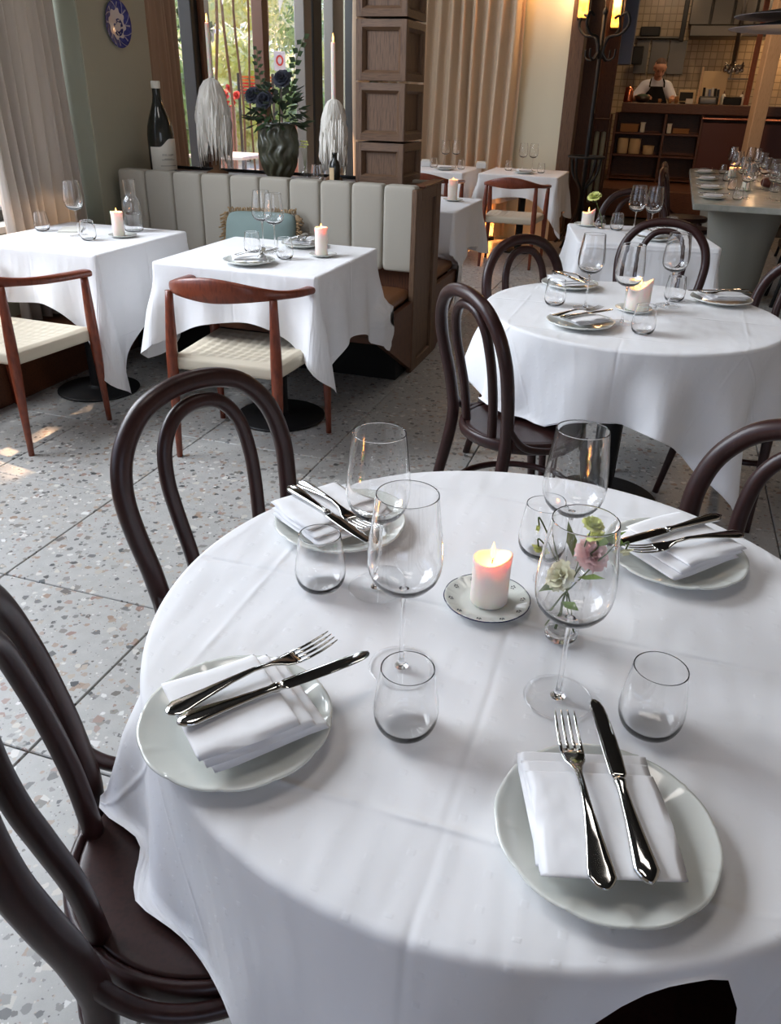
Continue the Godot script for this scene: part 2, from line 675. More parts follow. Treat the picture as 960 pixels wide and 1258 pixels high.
func added_ceiling_panel(label: String, at: Vector3, energy: float) -> void:
	# a flat fill lamp added above the frame to brighten the tables
	var t := thing("added_fill_lamp", label, "added ceiling lamp", at)
	part(t, "housing", box_mesh(Vector3(1.3, 0.05, 0.7), M.white_paint, 0.006, Vector3(0, -0.026, 0)))
	part(t, "opal_glass", box_mesh(Vector3(1.22, 0.012, 0.62), M.opal, 0.003, Vector3(0, -0.058, 0)))
	var l := AreaLight3D.new()
	l.name = "added_fill_light"
	l.area_size = Vector2(1.2, 0.6)
	l.light_color = Color(1.0, 0.97, 0.94)
	l.light_energy = energy
	l.shadow_enabled = true
	l.area_range = 20.0
	l.area_attenuation = 2.0
	t.add_child(l)
	l.rotation = Vector3(-PI / 2, 0, 0)
	l.position = Vector3(0, -0.075, 0)


func make_room() -> void:
	added_ceiling_panel("added flat opal fill lamp high above the near round table", Vector3(-0.75, 4.398, -1.15), 0.95)
	added_ceiling_panel("added flat opal fill lamp high above the second round table", Vector3(0.4, 4.398, -3.2), 0.5)
	# terrazzo floor of separate tiles in dark joints
	var fl := Node3D.new()
	fl.name = "floor"
	fl.set_meta("kind", "structure")
	add_child(fl)
	part(fl, "slab", between(Vector3(-3.6, -0.25, -15.3), Vector3(3.7, -0.014, 2.6), M.grout))
	var kinds := []
	for k in 16:
		var s := new_st(false)
		var off := Vector2((k % 2) * 0.5, (k / 2 % 2) * 0.5)
		var turn := k / 4
		var h := 0.3005
		var b := 0.0025
		var P := func(x: float, y: float, z: float) -> void:
			var u := Vector2(x, z) / 1.21
			for q in turn: u = Vector2(-u.y, u.x)
			s.set_uv(u + off + Vector2(0.25, 0.25))
			s.add_vertex(Vector3(x, y, z))
		var c := [Vector2(-1, -1), Vector2(1, -1), Vector2(1, 1), Vector2(-1, 1)]
		for i in [0, 1, 2, 0, 2, 3]: P.call(c[i].x * (h - b), 0.0, c[i].y * (h - b))
		for e in 4:
			var p: Vector2 = c[e]
			var q: Vector2 = c[(e + 1) % 4]
			for lv in [[h - b, 0.0, h, -b], [h, -b, h, -0.014]]:
				var v := [[p, lv[0], lv[1]], [q, lv[0], lv[1]], [q, lv[2], lv[3]], [p, lv[2], lv[3]]]
				for i in [0, 2, 1, 0, 3, 2]: P.call(v[i][0].x * v[i][1], v[i][2], v[i][0].y * v[i][1])
		kinds.append(fin(s, M.terrazzo))
	rng.seed = 3
	for i in 11:
		for j in 22:
			part(fl, "tile", kinds[rng.randi() % 16], xf(Vector3(-0.006 + 0.605 * (i - 5) + 0.3025, 0, -1.045 + 0.605 * (5 - j) + 0.3025)))

	built("ceiling", between(Vector3(-3.6, 4.4, -9.4), Vector3(3.7, 4.6, 2.6), M.dark_ceiling))
	built("ceiling", between(Vector3(-1.45, 3.3, -15.3), Vector3(3.7, 3.5, -9.4), M.dark_ceiling))
	built("wall_back", between(Vector3(-1.16, 3.5, -9.4), Vector3(3.5, 4.4, -9.3), M.unseen_wall))
	built("wall_right", between(Vector3(3.5, 0, -15.3), Vector3(3.7, 4.4, 2.6), M.unseen_wall))
	for a in [[-3.6, 0.0, 0.2, 4.4], [3.1, 0.0, 3.5, 4.4], [0.2, 0.0, 3.1, 0.9], [0.2, 2.75, 3.1, 4.4]]:
		built("wall_front", between(Vector3(a[0], a[1], 2.4), Vector3(a[2], a[3], 2.6), M.unseen_wall))
	var w := Node3D.new()
	w.name = "window_3"  # window added behind the viewer to carry the front fill light
	w.set_meta("kind", "structure")
	add_child(w)
	for x in [0.235, 1.65, 3.065]: part(w, "mullion", between(Vector3(x - 0.035, 0.9, 2.46), Vector3(x + 0.035, 2.75, 2.54), M.frame_dark, 0.004))
	for y in [0.93, 2.72]: part(w, "rail", between(Vector3(0.2, y - 0.03, 2.465), Vector3(3.1, y + 0.03, 2.535), M.frame_dark, 0.004))
	for x in [0.27, 1.685]: part(w, "pane", between(Vector3(x, 0.96, 2.499), Vector3(x + 1.345, 2.69, 2.501), M.glass))
	built("wall_back", between(Vector3(-3.6, 0, -9.4), Vector3(-1.16, 4.4, -9.2), M.ivory_wall))
	built("wall_kitchen", between(Vector3(-1.35, 0, -15.3), Vector3(3.5, 3.3, -15.0), M.kitchen_tile))
	built("wall_passage", between(Vector3(-1.45, 0, -15.0), Vector3(-1.25, 3.3, -9.4), M.walnut_upright))
	built("trim_1", between(Vector3(-1.16, 0, -9.45), Vector3(-1.02, 4.4, -9.19), M.oak_brown, 0.004))
	# dark plinth under the window seats
	built("trim_2", between(Vector3(-3.35, 0, -4.0), Vector3(-2.89, 0.25, 2.4), M.walnut, 0.006))
	# platform of the open kitchen
	built("trim_3", between(Vector3(-1.25, 0, -15.0), Vector3(3.5, 0.35, -11.7), M.walnut, 0.01))


func make_facade() -> void:
	# left wall: low wall, window front A, pier, window front B
	built("wall_left", between(Vector3(-3.6, 0, -4.05), Vector3(-3.35, 0.70, 2.4), M.green_wall))
	built("wall_left", between(Vector3(-3.6, 3.9, -9.4), Vector3(-3.35, 4.4, 2.4), M.green_wall))
	built("wall_left", between(Vector3(-3.6, 0, -9.4), Vector3(-3.35, 0.45, -4.68), M.green_wall))
	built("wall_left", between(Vector3(-3.6, 0.45, -9.4), Vector3(-3.35, 3.9, -8.95), M.green_wall))
	var pier := built("wall_left", between(Vector3(-3.6, 0, -4.68), Vector3(-3.06, 4.4, -4.05), M.green_wall, 0.003))
	part(pier, "return_face", between(Vector3(-3.35, 0.26, -4.052), Vector3(-3.064, 4.4, -4.046), M.pier_return))
	built("trim_4", between(Vector3(-3.5, 0.70, -4.05), Vector3(-3.27, 0.735, 2.4), M.white_paint, 0.004))
	# window A: posts, rails and panes
	var w := Node3D.new()
	w.name = "window_1"
	w.set_meta("kind", "structure")
	add_child(w)
	for z in [-4.02, -2.75, -1.45, -0.15, 1.15, 2.35]:
		part(w, "mullion", between(Vector3(-3.52, 0.735, z - 0.035), Vector3(-3.40, 3.9, z + 0.035), M.frame_dark, 0.004))
	for y in [0.76, 2.6, 3.87]:
		part(w, "rail", between(Vector3(-3.51, y - 0.03, -4.05), Vector3(-3.41, y + 0.03, 2.4), M.frame_dark, 0.004))
	for z in [-3.38, -2.1, -0.8, 0.5, 1.75]:
		part(w, "pane", between(Vector3(-3.466, 0.79, z - 0.60), Vector3(-3.464, 3.84, z + 0.60), M.glass))
	# window B, seen past the banquette
	w = Node3D.new()
	w.name = "window_2"
	w.set_meta("kind", "structure")
	add_child(w)
	for a in [[-4.72, 0.05, "frame_dark"], [-5.71, 0.05, "frame_dark"], [-6.82, 0.05, "frame_wood"], [-7.69, 0.085, "frame_pale"], [-7.92, 0.10, "frame_dark"], [-8.44, 0.14, "frame_pale"], [-8.92, 0.05, "frame_dark"]]:
		part(w, "mullion", between(Vector3(-3.44, 0.45, a[0] - a[1]), Vector3(-3.34, 3.9, a[0] + a[1]), M[a[2]], 0.005))
	part(w, "inner_post", between(Vector3(-3.34, 0.45, -5.80), Vector3(-3.31, 3.9, -5.745), M.frame_wood, 0.004))
	part(w, "outer_post", between(Vector3(-3.56, 0.45, -6.20), Vector3(-3.5, 3.9, -6.10), M.frame_pale, 0.004))
	for y in [0.48, 2.6, 3.87]:
		part(w, "rail", between(Vector3(-3.49, y - 0.03, -8.95), Vector3(-3.36, y + 0.03, -4.68), M.frame_dark, 0.004))
	for a in [[-5.66, -4.77], [-6.77, -5.76], [-7.60, -6.87], [-8.30, -8.02], [-8.87, -8.58]]:
		part(w, "pane", between(Vector3(-3.436, 0.51, a[0]), Vector3(-3.434, 3.84, a[1]), M.glass))
	# curtains
	curtain("long beige linen curtain at the left window beside the green pier", Vector3(-3.20, 0.26, -3.40), Vector3(-3.17, 0.26, -4.02), 3.9, 9, 0.045, M.linen)
	curtain("brown linen curtain between the blue plate and the candle window", Vector3(-3.22, 0.03, -4.72), Vector3(-3.24, 0.03, -5.27), 4.1, 9, 0.045, M.linen_brown)
	curtain("narrow pale curtain in the far window corner behind the wooden pillar", Vector3(-3.24, 0.03, -8.64), Vector3(-3.24, 0.03, -9.1), 4.1, 5, 0.04, M.linen_cream)
	curtain("wide cream curtain lit warm on the back wall behind two set tables", Vector3(-3.15, 0.03, -9.08), Vector3(-1.63, 0.03, -9.08), 4.2, 12, 0.055, M.linen_cream)


func curtain(label: String, a: Vector3, b: Vector3, h: float, waves: int, deep: float, m: Material) -> void:
	rng.seed = hash(label)
	var d := b - a
	var nr := Vector3(-d.z, 0, d.x).normalized()
	var rows := []
	var n := waves * 14
	var ph := []
	for k in waves + 2: ph.append([rng.randf_range(0.7, 1.3), rng.randf_range(-0.25, 0.25)])
	for i in 30:
		var y := h * i / 29.0
		var row := PackedVector3Array()
		for j in n + 1:
			var u := float(j) / n
			var k := int(u * waves)
			var w := sin(TAU * u * waves + 0.8 * sin(y * 0.9 + k * 0.3)) * deep * lerpf(ph[k][0], ph[k + 1][0], fposmod(u * waves, 1.0)) * lerpf(1.15, 0.7, y / h)
			var along := u + 0.012 * sin(y * 1.3 + k)
			row.append(a + d * along + nr * (w + 0.012 * sin(y * 2.0 + u * 9.0)) + Vector3(0, y, 0))
		rows.append(row)
	var s := new_st()
	grid(s, rows)
	solo("linen_curtain", label, "curtain", fin(s, m), Vector3.ZERO, 0.0, "")


func make_outside() -> void:
	var g := built("ground_outside", between(Vector3(-60, -0.4, -60), Vector3(-3.6, -0.12, 40), M.paving))
	g.set_meta("kind", "structure")
	# an awning out of view, placed to cut the sun to a strip
	var s := new_st(false)
	box(s, Vector3(2.95, 0.04, 13.0), Vector3(-5.08, 4.42, -3.6), 0.005, Basis(Vector3.BACK, 0.10))
	solo("unseen_awning", "unseen canvas awning outside, placed to keep the sun to a strip of floor", "awning", fin(s, M.white_canvas))
	# the street side: a planted strip with thin trunks, hedges and trees
	var crown_a := leaf_cloud(5200, 11, Vector3(3.4, 3.6, 3.4), 0.22, M.tree_leaf)
	var crown_b := leaf_cloud(5200, 12, Vector3(3.4, 3.2, 3.4), 0.22, M.tree_leaf_yellow)
	var crown_c := leaf_cloud(5200, 13, Vector3(3.6, 3.6, 3.6), 0.22, M.tree_leaf_deep)
	s = new_st()
	tube(s, catmull([Vector3(0, -0.2, 0), Vector3(0.05, 1.2, 0.03), Vector3(-0.03, 2.4, 0), Vector3(0.02, 4.4, 0.05)], 4), 0.07, 8)
	for k in 5:
		var a := k * 1.3
		tube(s, catmull([Vector3(0, 2.6 + 0.25 * k, 0), Vector3(cos(a) * 0.5, 3.4 + 0.25 * k, sin(a) * 0.5), Vector3(cos(a) * 1.0, 3.8 + 0.3 * k, sin(a) * 1.0)], 3), 0.025, 6)
	var trunk := fin(s, M.bark)
	var spots := [
		[-12.8, -19.0, 1.0, 0, "yellow-green street tree behind the hedge, nearest the tall candle"], [-13.2, -24.4, 1.1, 1, "golden lit tree behind the hedge, above the red flowers"],
		[-13.0, -30.0, 1.1, 0, "light green tree behind the hedge, beyond the middle window post"], [-18.5, -24.0, 1.2, 1, "farthest golden tree across the street"],
		[-19.0, -31.0, 1.2, 2, "deep green tree far across the street"], [-12.6, -35.8, 1.0, 2, "deep green tree at the far end of the hedge"],
		[-8.8, -3.6, 1.0, 0, "green tree outside the beige left curtain"], [-10.5, -9.2, 1.0, 2, "green tree outside between the two window fronts"]]
	for a in spots:
		var t := thing("street_tree", a[4], "tree", Vector3(a[0], -0.1, a[1]), a[1], "trees outside the windows")
		t.scale = Vector3.ONE * a[2]
		part(t, "trunk", trunk)
		var c := part(t, "crown", [crown_a, crown_b, crown_c][a[3]], xf(Vector3(0, 4.1, 0)))
		c.set_meta("kind", "stuff")
	var low := leaf_cloud(4600, 15, Vector3(2.2, 2.4, 1.3), 0.25, M.tree_leaf)
	var low2 := leaf_cloud(4600, 16, Vector3(2.2, 2.4, 1.3), 0.25, M.tree_leaf_yellow)
	var low3 := leaf_cloud(4600, 17, Vector3(2.2, 2.4, 1.3), 0.25, M.tree_leaf_deep)
	var shrubs := [[-9.6, -12.7, 2, "tall green shrub outside beside the brown curtain"], [-9.6, -15.5, 0, "tall bright shrub outside behind the taller candle"], [-9.6, -18.3, 1, "tall yellow shrub outside behind the red flowers"], [-9.6, -21.1, 0, "tall bright shrub outside behind the white sign"], [-9.6, -23.9, 1, "tall yellow shrub outside behind the pale frame"], [-9.6, -26.7, 0, "tall bright shrub outside behind the shorter candle"], [-9.6, -29.5, 2, "tall green shrub at the far end of the hedge outside"], [-6.6, -6.2, 0, "green shrub outside below the left window"]]
	for a in shrubs:
		var t := thing("shrub", a[3], "shrub", Vector3(a[0], 1.15, a[1]), PI / 2, "shrubs outside the windows")
		part(t, "foliage", [low, low2, low3][a[2]]).set_meta("kind", "stuff")
		var st := new_st()
		for k in 4: tube(st, [Vector3(0.1 * k - 0.15, -1.27, 0), Vector3(0.25 * k - 0.4, 0.3, 0.1)], 0.02, 6)
		part(t, "stems", fin(st, M.bark))
	for k in 6:
		s = new_st()
		var x := 0.06 * sin(k * 2.0)
		tube(s, catmull([Vector3(0, -0.1, 0), Vector3(x, 1.2, 0.05), Vector3(-x, 2.6, 0), Vector3(x, 4.2, 0.05)], 4), 0.017 + 0.004 * (k % 3), 8)
		solo("young_trunk", ["slim bare trunk outside right beside the tall candle", "second slim trunk outside beside the tall candle", "slim trunk outside above the red flowers", "slim trunk outside left of the vase", "slim trunk outside behind the vase", "slim trunk outside near the middle window post"][k], "tree", fin(s, M.bark), Vector3(-6.9 - 0.2 * k + 0.4 * (k % 2), 0, -11.6 - 0.75 * k), 0.0, "slim trunks outside")
	# red bench and red flowers on the terrace
	var b := thing("red_railing", "red slatted railing outside behind the dark vase", "railing", Vector3(-7.9, 0.72, -15.6), 0.6)
	for k in 6: part(b, "slat", box_mesh(Vector3(0.66, 0.035, 0.03), M.red_paint if k < 4 else M.orange_paint, 0.005, Vector3(0, 0.62 + 0.055 * k, 0)))
	for k in [-1, 1]: part(b, "post", box_mesh(Vector3(0.05, 1.80, 0.05), M.frame_dark, 0.005, Vector3(0.33 * k, 0.06, 0)))
	s = new_st()
	rng.seed = 8
	for k in 16: blossom(s, Vector3(rng.randfn() * 0.12, 1.38 + rng.randfn() * 0.10, rng.randfn() * 0.12), 0.09, Vector3(rng.randfn(), 1, rng.randfn()), 2, 5)
	b = thing("flower_tub", "tub of red flowers outside left of the red railing", "plant", Vector3(-7.7, -0.12, -14.0))
	part(b, "blooms", fin(s, M.red_paint)).set_meta("kind", "stuff")
	s = new_st()
	lathe(s, [Vector2(0, 0), Vector2(0.15, 0), Vector2(0.16, 1.25), Vector2(0.14, 1.25), Vector2(0.12, 1.1), Vector2(0, 1.1)], 20)
	part(b, "tub", fin(s, M.pink_wood))
	b = thing("street_sign", "white sign with a red ring outside above the vase", "sign", Vector3(-6.9, -0.12, -14.6), 0.45)
	part(b, "board", box_mesh(Vector3(0.20, 0.30, 0.03), M.white_paint, 0.004, Vector3(0, 1.98, 0)))
	s = new_st()
	var ring := []
	for j in 24: ring.append(Vector3(cos(TAU * j / 24) * 0.052, 1.99 + sin(TAU * j / 24) * 0.07, 0.018))
	tube(s, ring, 0.016, 6, true)
	part(b, "red_ring", fin(s, M.red_paint))
	part(b, "pole", box_mesh(Vector3(0.05, 2.0, 0.05), M.frame_dark, 0.004, Vector3(0, 0.9, -0.03)))
	# white canvas pennants below the unseen awning
	for a in [[-4.2, -7.9, 0.0], [-4.2, -9.15, 0.3]]:
		s = new_st(false)
		prism(s, PackedVector2Array([Vector2(-0.13, 0.8), Vector2(0.20, 0.8), Vector2(-0.10, 0.0)]), 0.012)
		solo("canvas_pennant", "white canvas pennant outside left of the vase" if a[2] == 0.0 else "white canvas pennant outside right of the vase", "pennant", fin(s, M.white_canvas), Vector3(a[0], 2.10 + 0.1 * a[2], a[1]), 0.6, "canvas pennants outside")
	# terrace seats
	for a in [[-4.75, -8.75, "pink round-backed chair outside behind the dark vase", 2.2], [-4.7, -10.3, "pink round-backed chair outside near the small bottles", 0.6]]:
		b = thing("terrace_chair", a[2], "chair", Vector3(a[0], -0.12, a[1]), a[3], "terrace chairs outside")
		s = new_st()
		puff(s, Vector3(0.50, 0.62, 0.05), Vector3(0, 0.82, -0.22), 0.8, 0.9)
		part(b, "backrest", fin(s, M.pink_wood))
		s = new_st()
		puff(s, Vector3(0.48, 0.05, 0.46), Vector3(0, 0.46, 0), 0.4, 0.7)
		part(b, "seat", fin(s, M.pink_wood))
		for k in 4:
			s = new_st()
			tube(s, [Vector3(0.2 * (k % 2 * 2 - 1), 0, 0.2 * (k / 2 * 2 - 1)), Vector3(0.17 * (k % 2 * 2 - 1), 0.45, 0.17 * (k / 2 * 2 - 1))], 0.018, 8)
			part(b, "leg", fin(s, M.pink_wood))
	for a in [[-5.6, -10.2, "white terrace table outside left of the dark vase"], [-4.6, -12.0, "white terrace table outside by the small bottles"]]:
		b = thing("terrace_table", a[2], "table", Vector3(a[0], -0.12, a[1]), 0.0, "terrace tables outside")
		part(b, "tabletop", box_mesh(Vector3(0.8, 0.04, 0.8), M.white_paint, 0.008, Vector3(0, 0.74, 0)))
		part(b, "column", box_mesh(Vector3(0.07, 0.72, 0.07), M.frame_dark, 0.008, Vector3(0, 0.36, 0)))
		part(b, "base", box_mesh(Vector3(0.45, 0.03, 0.45), M.frame_dark, 0.008, Vector3(0, 0.015, 0)))
	# houses across the street
	for a in [[-24.0, -20.0, 9.0, "pale house far across the street behind the trees"], [-24.0, -36.0, 11.0, "tall pale house at the far end of the street"]]:
		b = thing("street_house", a[3], "building", Vector3(a[0], -0.12, a[1]), 0.0)
		part(b, "wall", between(Vector3(-4, 0, -7), Vector3(0, a[2], 7), M.facade))
		for k in 4:
			for f in 2: part(b, "window", between(Vector3(-0.05, 1.2 + 3.2 * f, -5.6 + 3.2 * k), Vector3(0.06, 3.0 + 3.2 * f, -4.3 + 3.2 * k), M.frame_dark, 0.02))


func make_banquette() -> void:
	# back-to-back banquette, its wooden end towards the aisle
	var t := thing("banquette", "long channelled grey-green banquette with a dark wooden end panel", "banquette", Vector3(0, 0, 0))
	var x0 := -3.03
	var n := 10
	var w := 0.1795
	for k in n:
		var s := new_st()
		puff(s, Vector3(w, 0.432, 0.095), Vector3(-1.215 - w * (k + 0.5), 0.768, -4.185), 0.16, 0.30, 32, 20)
		part(t, "channel_cushion", fin(s, M.sage_cloth))
	part(t, "back_board", between(Vector3(x0, 0.0, -4.60), Vector3(-1.235, 0.945, -4.225), M.walnut_upright, 0.004))
	part(t, "ledge_top", between(Vector3(x0, 0.945, -4.60), Vector3(-1.235, 0.957, -4.225), M.oak_brown, 0.003))
	part(t, "ledge_rim", between(Vector3(x0, 0.957, -4.615), Vector3(-1.68, 0.975, -4.60), M.black_paint, 0.003))
	# end: stiles with a sunk panel
	part(t, "end_stile", between(Vector3(-1.235, 0.0, -4.23), Vector3(-1.205, 0.968, -4.13), M.oak_brown, 0.004))
	part(t, "end_stile", between(Vector3(-1.235, 0.0, -4.61), Vector3(-1.205, 0.968, -4.51), M.oak_brown, 0.004))
	part(t, "end_panel", between(Vector3(-1.235, 0.06, -4.51), Vector3(-1.222, 0.91, -4.23), M.oak_brown, 0.003))
	part(t, "end_rail", between(Vector3(-1.235, 0.905, -4.51), Vector3(-1.205, 0.968, -4.23), M.oak_across, 0.004))
	part(t, "end_rail", between(Vector3(-1.235, 0.0, -4.51), Vector3(-1.205, 0.06, -4.23), M.oak_across, 0.004))
	part(t, "end_cap", between(Vector3(-1.26, 0.968, -4.625), Vector3(-1.195, 0.982, -4.235), M.walnut, 0.005))
	# seats on both sides with a raked gable
	for side in [1.0, -1.0]:
		var s := new_st(false)
		var z0 := -4.23 if side > 0 else -4.61
		prism(s, PackedVector2Array([Vector2(0, 0), Vector2(0, 0.40), Vector2(0.62 * side, 0.40), Vector2(0.62 * side, 0.30), Vector2(0.05 * side, 0.0)]), 0.03, Basis(Vector3.BACK, Vector3.UP, Vector3.LEFT), Vector3(-1.225, 0, z0))
		part(t, "seat_gable", fin(s, M.walnut_upright))
		part(t, "seat_front", between(Vector3(x0, 0.29, minf(z0 + side * 0.60, z0 + side * 0.575)), Vector3(-1.24, 0.40, maxf(z0 + side * 0.60, z0 + side * 0.575)), M.walnut, 0.004))
		part(t, "seat_base", between(Vector3(x0, 0.0, minf(z0, z0 + side * 0.25)), Vector3(-1.25, 0.385, maxf(z0, z0 + side * 0.25)), M.black_paint))
		s = new_st()
		puff(s, Vector3(1.78, 0.075, 0.585), Vector3(-2.13, 0.425, z0 + side * 0.295), 0.35, 0.12, 40, 12)
		part(t, "seat_cushion", fin(s, M.tan_leather))
	# the far side's back cushions, only their tops show
	for k in 3:
		var s := new_st()
		puff(s, Vector3(w, 0.40, 0.08), Vector3(-1.26 - w * (k + 0.5), 0.77, -4.65), 0.2, 0.3)
		part(t, "channel_cushion", fin(s, M.sage_cloth))
	# cushion with fringe
	t = thing("throw_cushion", "teal throw cushion with tan fringe leaning on the banquette", "cushion", Vector3(-2.06, 0.515, -3.995))
	t.rotation = Vector3(-0.30, 0.06, 0.02)
	var s := new_st()
	var rows := []
	for i in 21:
		var row := PackedVector3Array()
		for j in 49:
			var u := TAU * (j % 48) / 48
			var v := -PI / 2 + PI * i / 20
			var c := Vector2(signf(cos(u)) * pow(absf(cos(u)), 0.3), signf(sin(u)) * pow(absf(sin(u)), 0.3)) * cos(v)
			var k := c.length()
			var pin := 1.0 - 0.10 * pow(absf(sin(2 * u)), 0.5) * 0.0 - 0.06 * cos(4 * u) * k * 0.0
			row.append(Vector3(c.x * 0.205 * pin, 0.155 + c.y * 0.16 * pin, sin(v) * 0.065))
		row.reverse()
		rows.append(row)
	grid(s, rows)
	part(t, "cover", fin(s, M.teal_cloth))
	s = new_st()
	rng.seed = 4
	for k in 150:
		var u := k / 150.0 * 4.0
		var c := [Vector2(-1, -1), Vector2(1, -1), Vector2(1, 1), Vector2(-1, 1)]
		var p: Vector2 = c[int(u)].lerp(c[(int(u) + 1) % 4], fmod(u, 1.0)) * 0.97
		var nr: Vector2 = [Vector2(0, -1), Vector2(1, 0), Vector2(0, 1), Vector2(-1, 0)][int(u)]
		var a := Vector3(p.x * 0.203, 0.155 + p.y * 0.158, 0)
		tube(s, [a, a + Vector3(nr.x, nr.y, rng.randf_range(-0.4, 0.4)) * 0.018, a + Vector3(nr.x + rng.randf_range(-0.4, 0.4), nr.y - 0.3, rng.randf_range(-0.4, 0.8)) * 0.034], 0.0042, 5)
	part(t, "fringe", fin(s, M.fringe)).set_meta("kind", "stuff")
	# panelled pillar of stacked blocks
	var p := Node3D.new()
	p.name = "pillar"
	p.set_meta("kind", "structure")
	add_child(p)
	var px := -1.515
	var pz := -4.597
	part(p, "core", between(Vector3(px - 0.11, 0.0, -4.75), Vector3(px + 0.11, 0.957, -4.625), M.walnut_upright))
	var hx := 0.138
	var hz := 0.177
	for k in 12:
		var y0 := 0.958 if k == 0 else 0.889 + 0.285 * k
		var y1 := 0.889 + 0.285 * (k + 1) - 0.011
		var hh := (y1 - y0) * 0.5
		part(p, "block", between(Vector3(px - hx + 0.028, y0 + 0.002, pz - hz + 0.028), Vector3(px + hx - 0.028, y1 - 0.002, pz + hz - 0.028), M.oak_brown, 0.003))
		for f in 3:                                       # front, right and left faces: four mitred boards round a sunk panel
			var b := Basis.IDENTITY if f == 0 else Basis(Vector3.UP, PI / 2 * (1 if f == 1 else -1))
			var half := hx if f == 0 else hz
			var off := hz if f == 0 else hx
			for e in 4:
				var s2 := new_st(false)
				var in_w := half - 0.048
				var in_h := hh - 0.048
				var o := [Vector2(-half, -hh), Vector2(half, -hh), Vector2(half, hh), Vector2(-half, hh)]
				var i2 := [Vector2(-in_w, -in_h), Vector2(in_w, -in_h), Vector2(in_w, in_h), Vector2(-in_w, in_h)]
				var q := (e + 1) % 4
				var F := func(v: Vector2, z: float) -> Vector3: return b * Vector3(v.x, v.y, off + z) + Vector3(px, (y0 + y1) * 0.5, pz)
				var ctr: Vector3 = (F.call(o[e], -0.02) + F.call(o[q], -0.02) + F.call(i2[e], -0.03) + F.call(i2[q], -0.03)) * 0.25
				var mid_e: Vector2 = i2[e] * 1.16
				var mid_q: Vector2 = i2[q] * 1.16
				for tri in [[F.call(o[e], -0.003), F.call(o[q], -0.003), F.call(mid_q, 0.0)], [F.call(o[e], -0.003), F.call(mid_q, 0.0), F.call(mid_e, 0.0)], [F.call(mid_e, 0.0), F.call(mid_q, 0.0), F.call(i2[q], -0.017)], [F.call(mid_e, 0.0), F.call(i2[q], -0.017), F.call(i2[e], -0.017)],
						[F.call(o[e], -0.003), F.call(o[q], -0.003), F.call(o[q], -0.03)], [F.call(o[e], -0.003), F.call(o[q], -0.03), F.call(o[e], -0.03)], [F.call(i2[e], -0.017), F.call(i2[q], -0.017), F.call(i2[q], -0.03)], [F.call(i2[e], -0.017), F.call(i2[q], -0.03), F.call(i2[e], -0.03)]]:
					tri_out(s2, tri[0], tri[1], tri[2], ctr)
				part(p, "frame_board", fin(s2, M.oak_across if e % 2 == 0 else M.oak_brown))


# ---------------------------------------------------------------- tables and linen
func outline_round(r: float, n := 168) -> Array:
	var out := []
	for j in n:
		var t := TAU * j / n
		out.append([Vector2(cos(t), sin(t)) * r, Vector2(cos(t), sin(t)), t])
	return out


func outline_square(hx: float, hz: float, r := 0.02, n := 40) -> Array:
	# rounded rectangle; each entry: point, outward normal, polar angle
	var out := []
	var corners := [Vector2(hx - r, hz - r), Vector2(-hx + r, hz - r), Vector2(-hx + r, -hz + r), Vector2(hx - r, -hz + r)]
	for c in 4:
		var a0 := PI / 2 * c
		for k in 7:
			var a := a0 + PI / 2 * k / 6.0
			var d := Vector2(cos(a), sin(a))
			out.append([corners[c] + d * r, d, 0.0])
		var a1 := a0 + PI / 2
		var d1 := Vector2(cos(a1), sin(a1))
		var p: Vector2 = corners[c] + d1 * r
		var q: Vector2 = corners[(c + 1) % 4] + d1 * r
		for k in range(1, n): out.append([p.lerp(q, float(k) / n), d1, 0.0])
	for e in out: e[2] = atan2(e[0].y, e[0].x)
	return out


func cloth_mesh(outline: Array, turn: float, drop: Callable, flare: Callable, limit = null) -> ArrayMesh:
	# a cloth lying on a table top (y = 0) and hanging over its edge.
	# drop(point, angle): length that hangs; flare(point, angle, share): how far it stands off
	var rows := []
	var uvs := []
	var n := outline.size()
	var e := 0.011
	var steps := [0.0, 0.2, 0.4, 0.6, 0.75, 0.88, 0.96]
	var ct := cos(turn)
	var sn := sin(turn)
	for i in steps.size() + 4 + 13:
		var row := PackedVector3Array()
		var uv := PackedVector2Array()
		for j in n + 1:
			var o: Array = outline[j % n]
			var p: Vector2 = o[0]
			var nr: Vector2 = o[1]
			var flat: Vector2 = p - nr * e
			var pos: Vector3
			var far := 0.0
			if i < steps.size():
				flat = flat * steps[i]
				pos = Vector3(flat.x, 0.0, flat.y)
			elif i < steps.size() + 4:
				var a: float = PI / 2 * (i - steps.size()) / 4.0
				pos = Vector3(flat.x + nr.x * sin(a) * e, (cos(a) - 1.0) * e, flat.y + nr.y * sin(a) * e)
				far = a * e
			else:
				var t := (i - steps.size() - 4) / 12.0
				var d: float = drop.call(p, o[2]) - e * 1.5
				var out: float = flare.call(p, o[2], t) * smoothstep(0.0, 0.5, t) + 0.004 * t
				var q := p + nr * out
				pos = Vector3(q.x, -e - d * t * (1.0 - 0.22 * minf(1.0, absf(out) / maxf(d, 0.02))), q.y)
				far = e * 1.5 + d * t
			if limit != null: pos = limit.call(pos)
			row.append(pos)
			var w := flat + nr * (far + (e if i >= steps.size() else 0.0))
			uv.append(Vector2((w.x * ct + w.y * sn) / 1.5 + 0.5, (-w.x * sn + w.y * ct) / 1.5 + 0.5))
		rows.append(row)
		uvs.append(uv)
	var s := new_st()
	grid(s, rows, uvs)
	return fin(s, M.tablecloth)


func corner_share(ang: float, turn := 0.0) -> float:
	# 0 in the middle of a cloth's side, 1 at its corners
	var t := fposmod(ang - turn, PI / 2) - PI / 4
	return clampf(1.0 / maxf(absf(cos(t - PI / 4)), absf(cos(t + PI / 4))) - 1.0, 0.0, 0.4143) / 0.4143


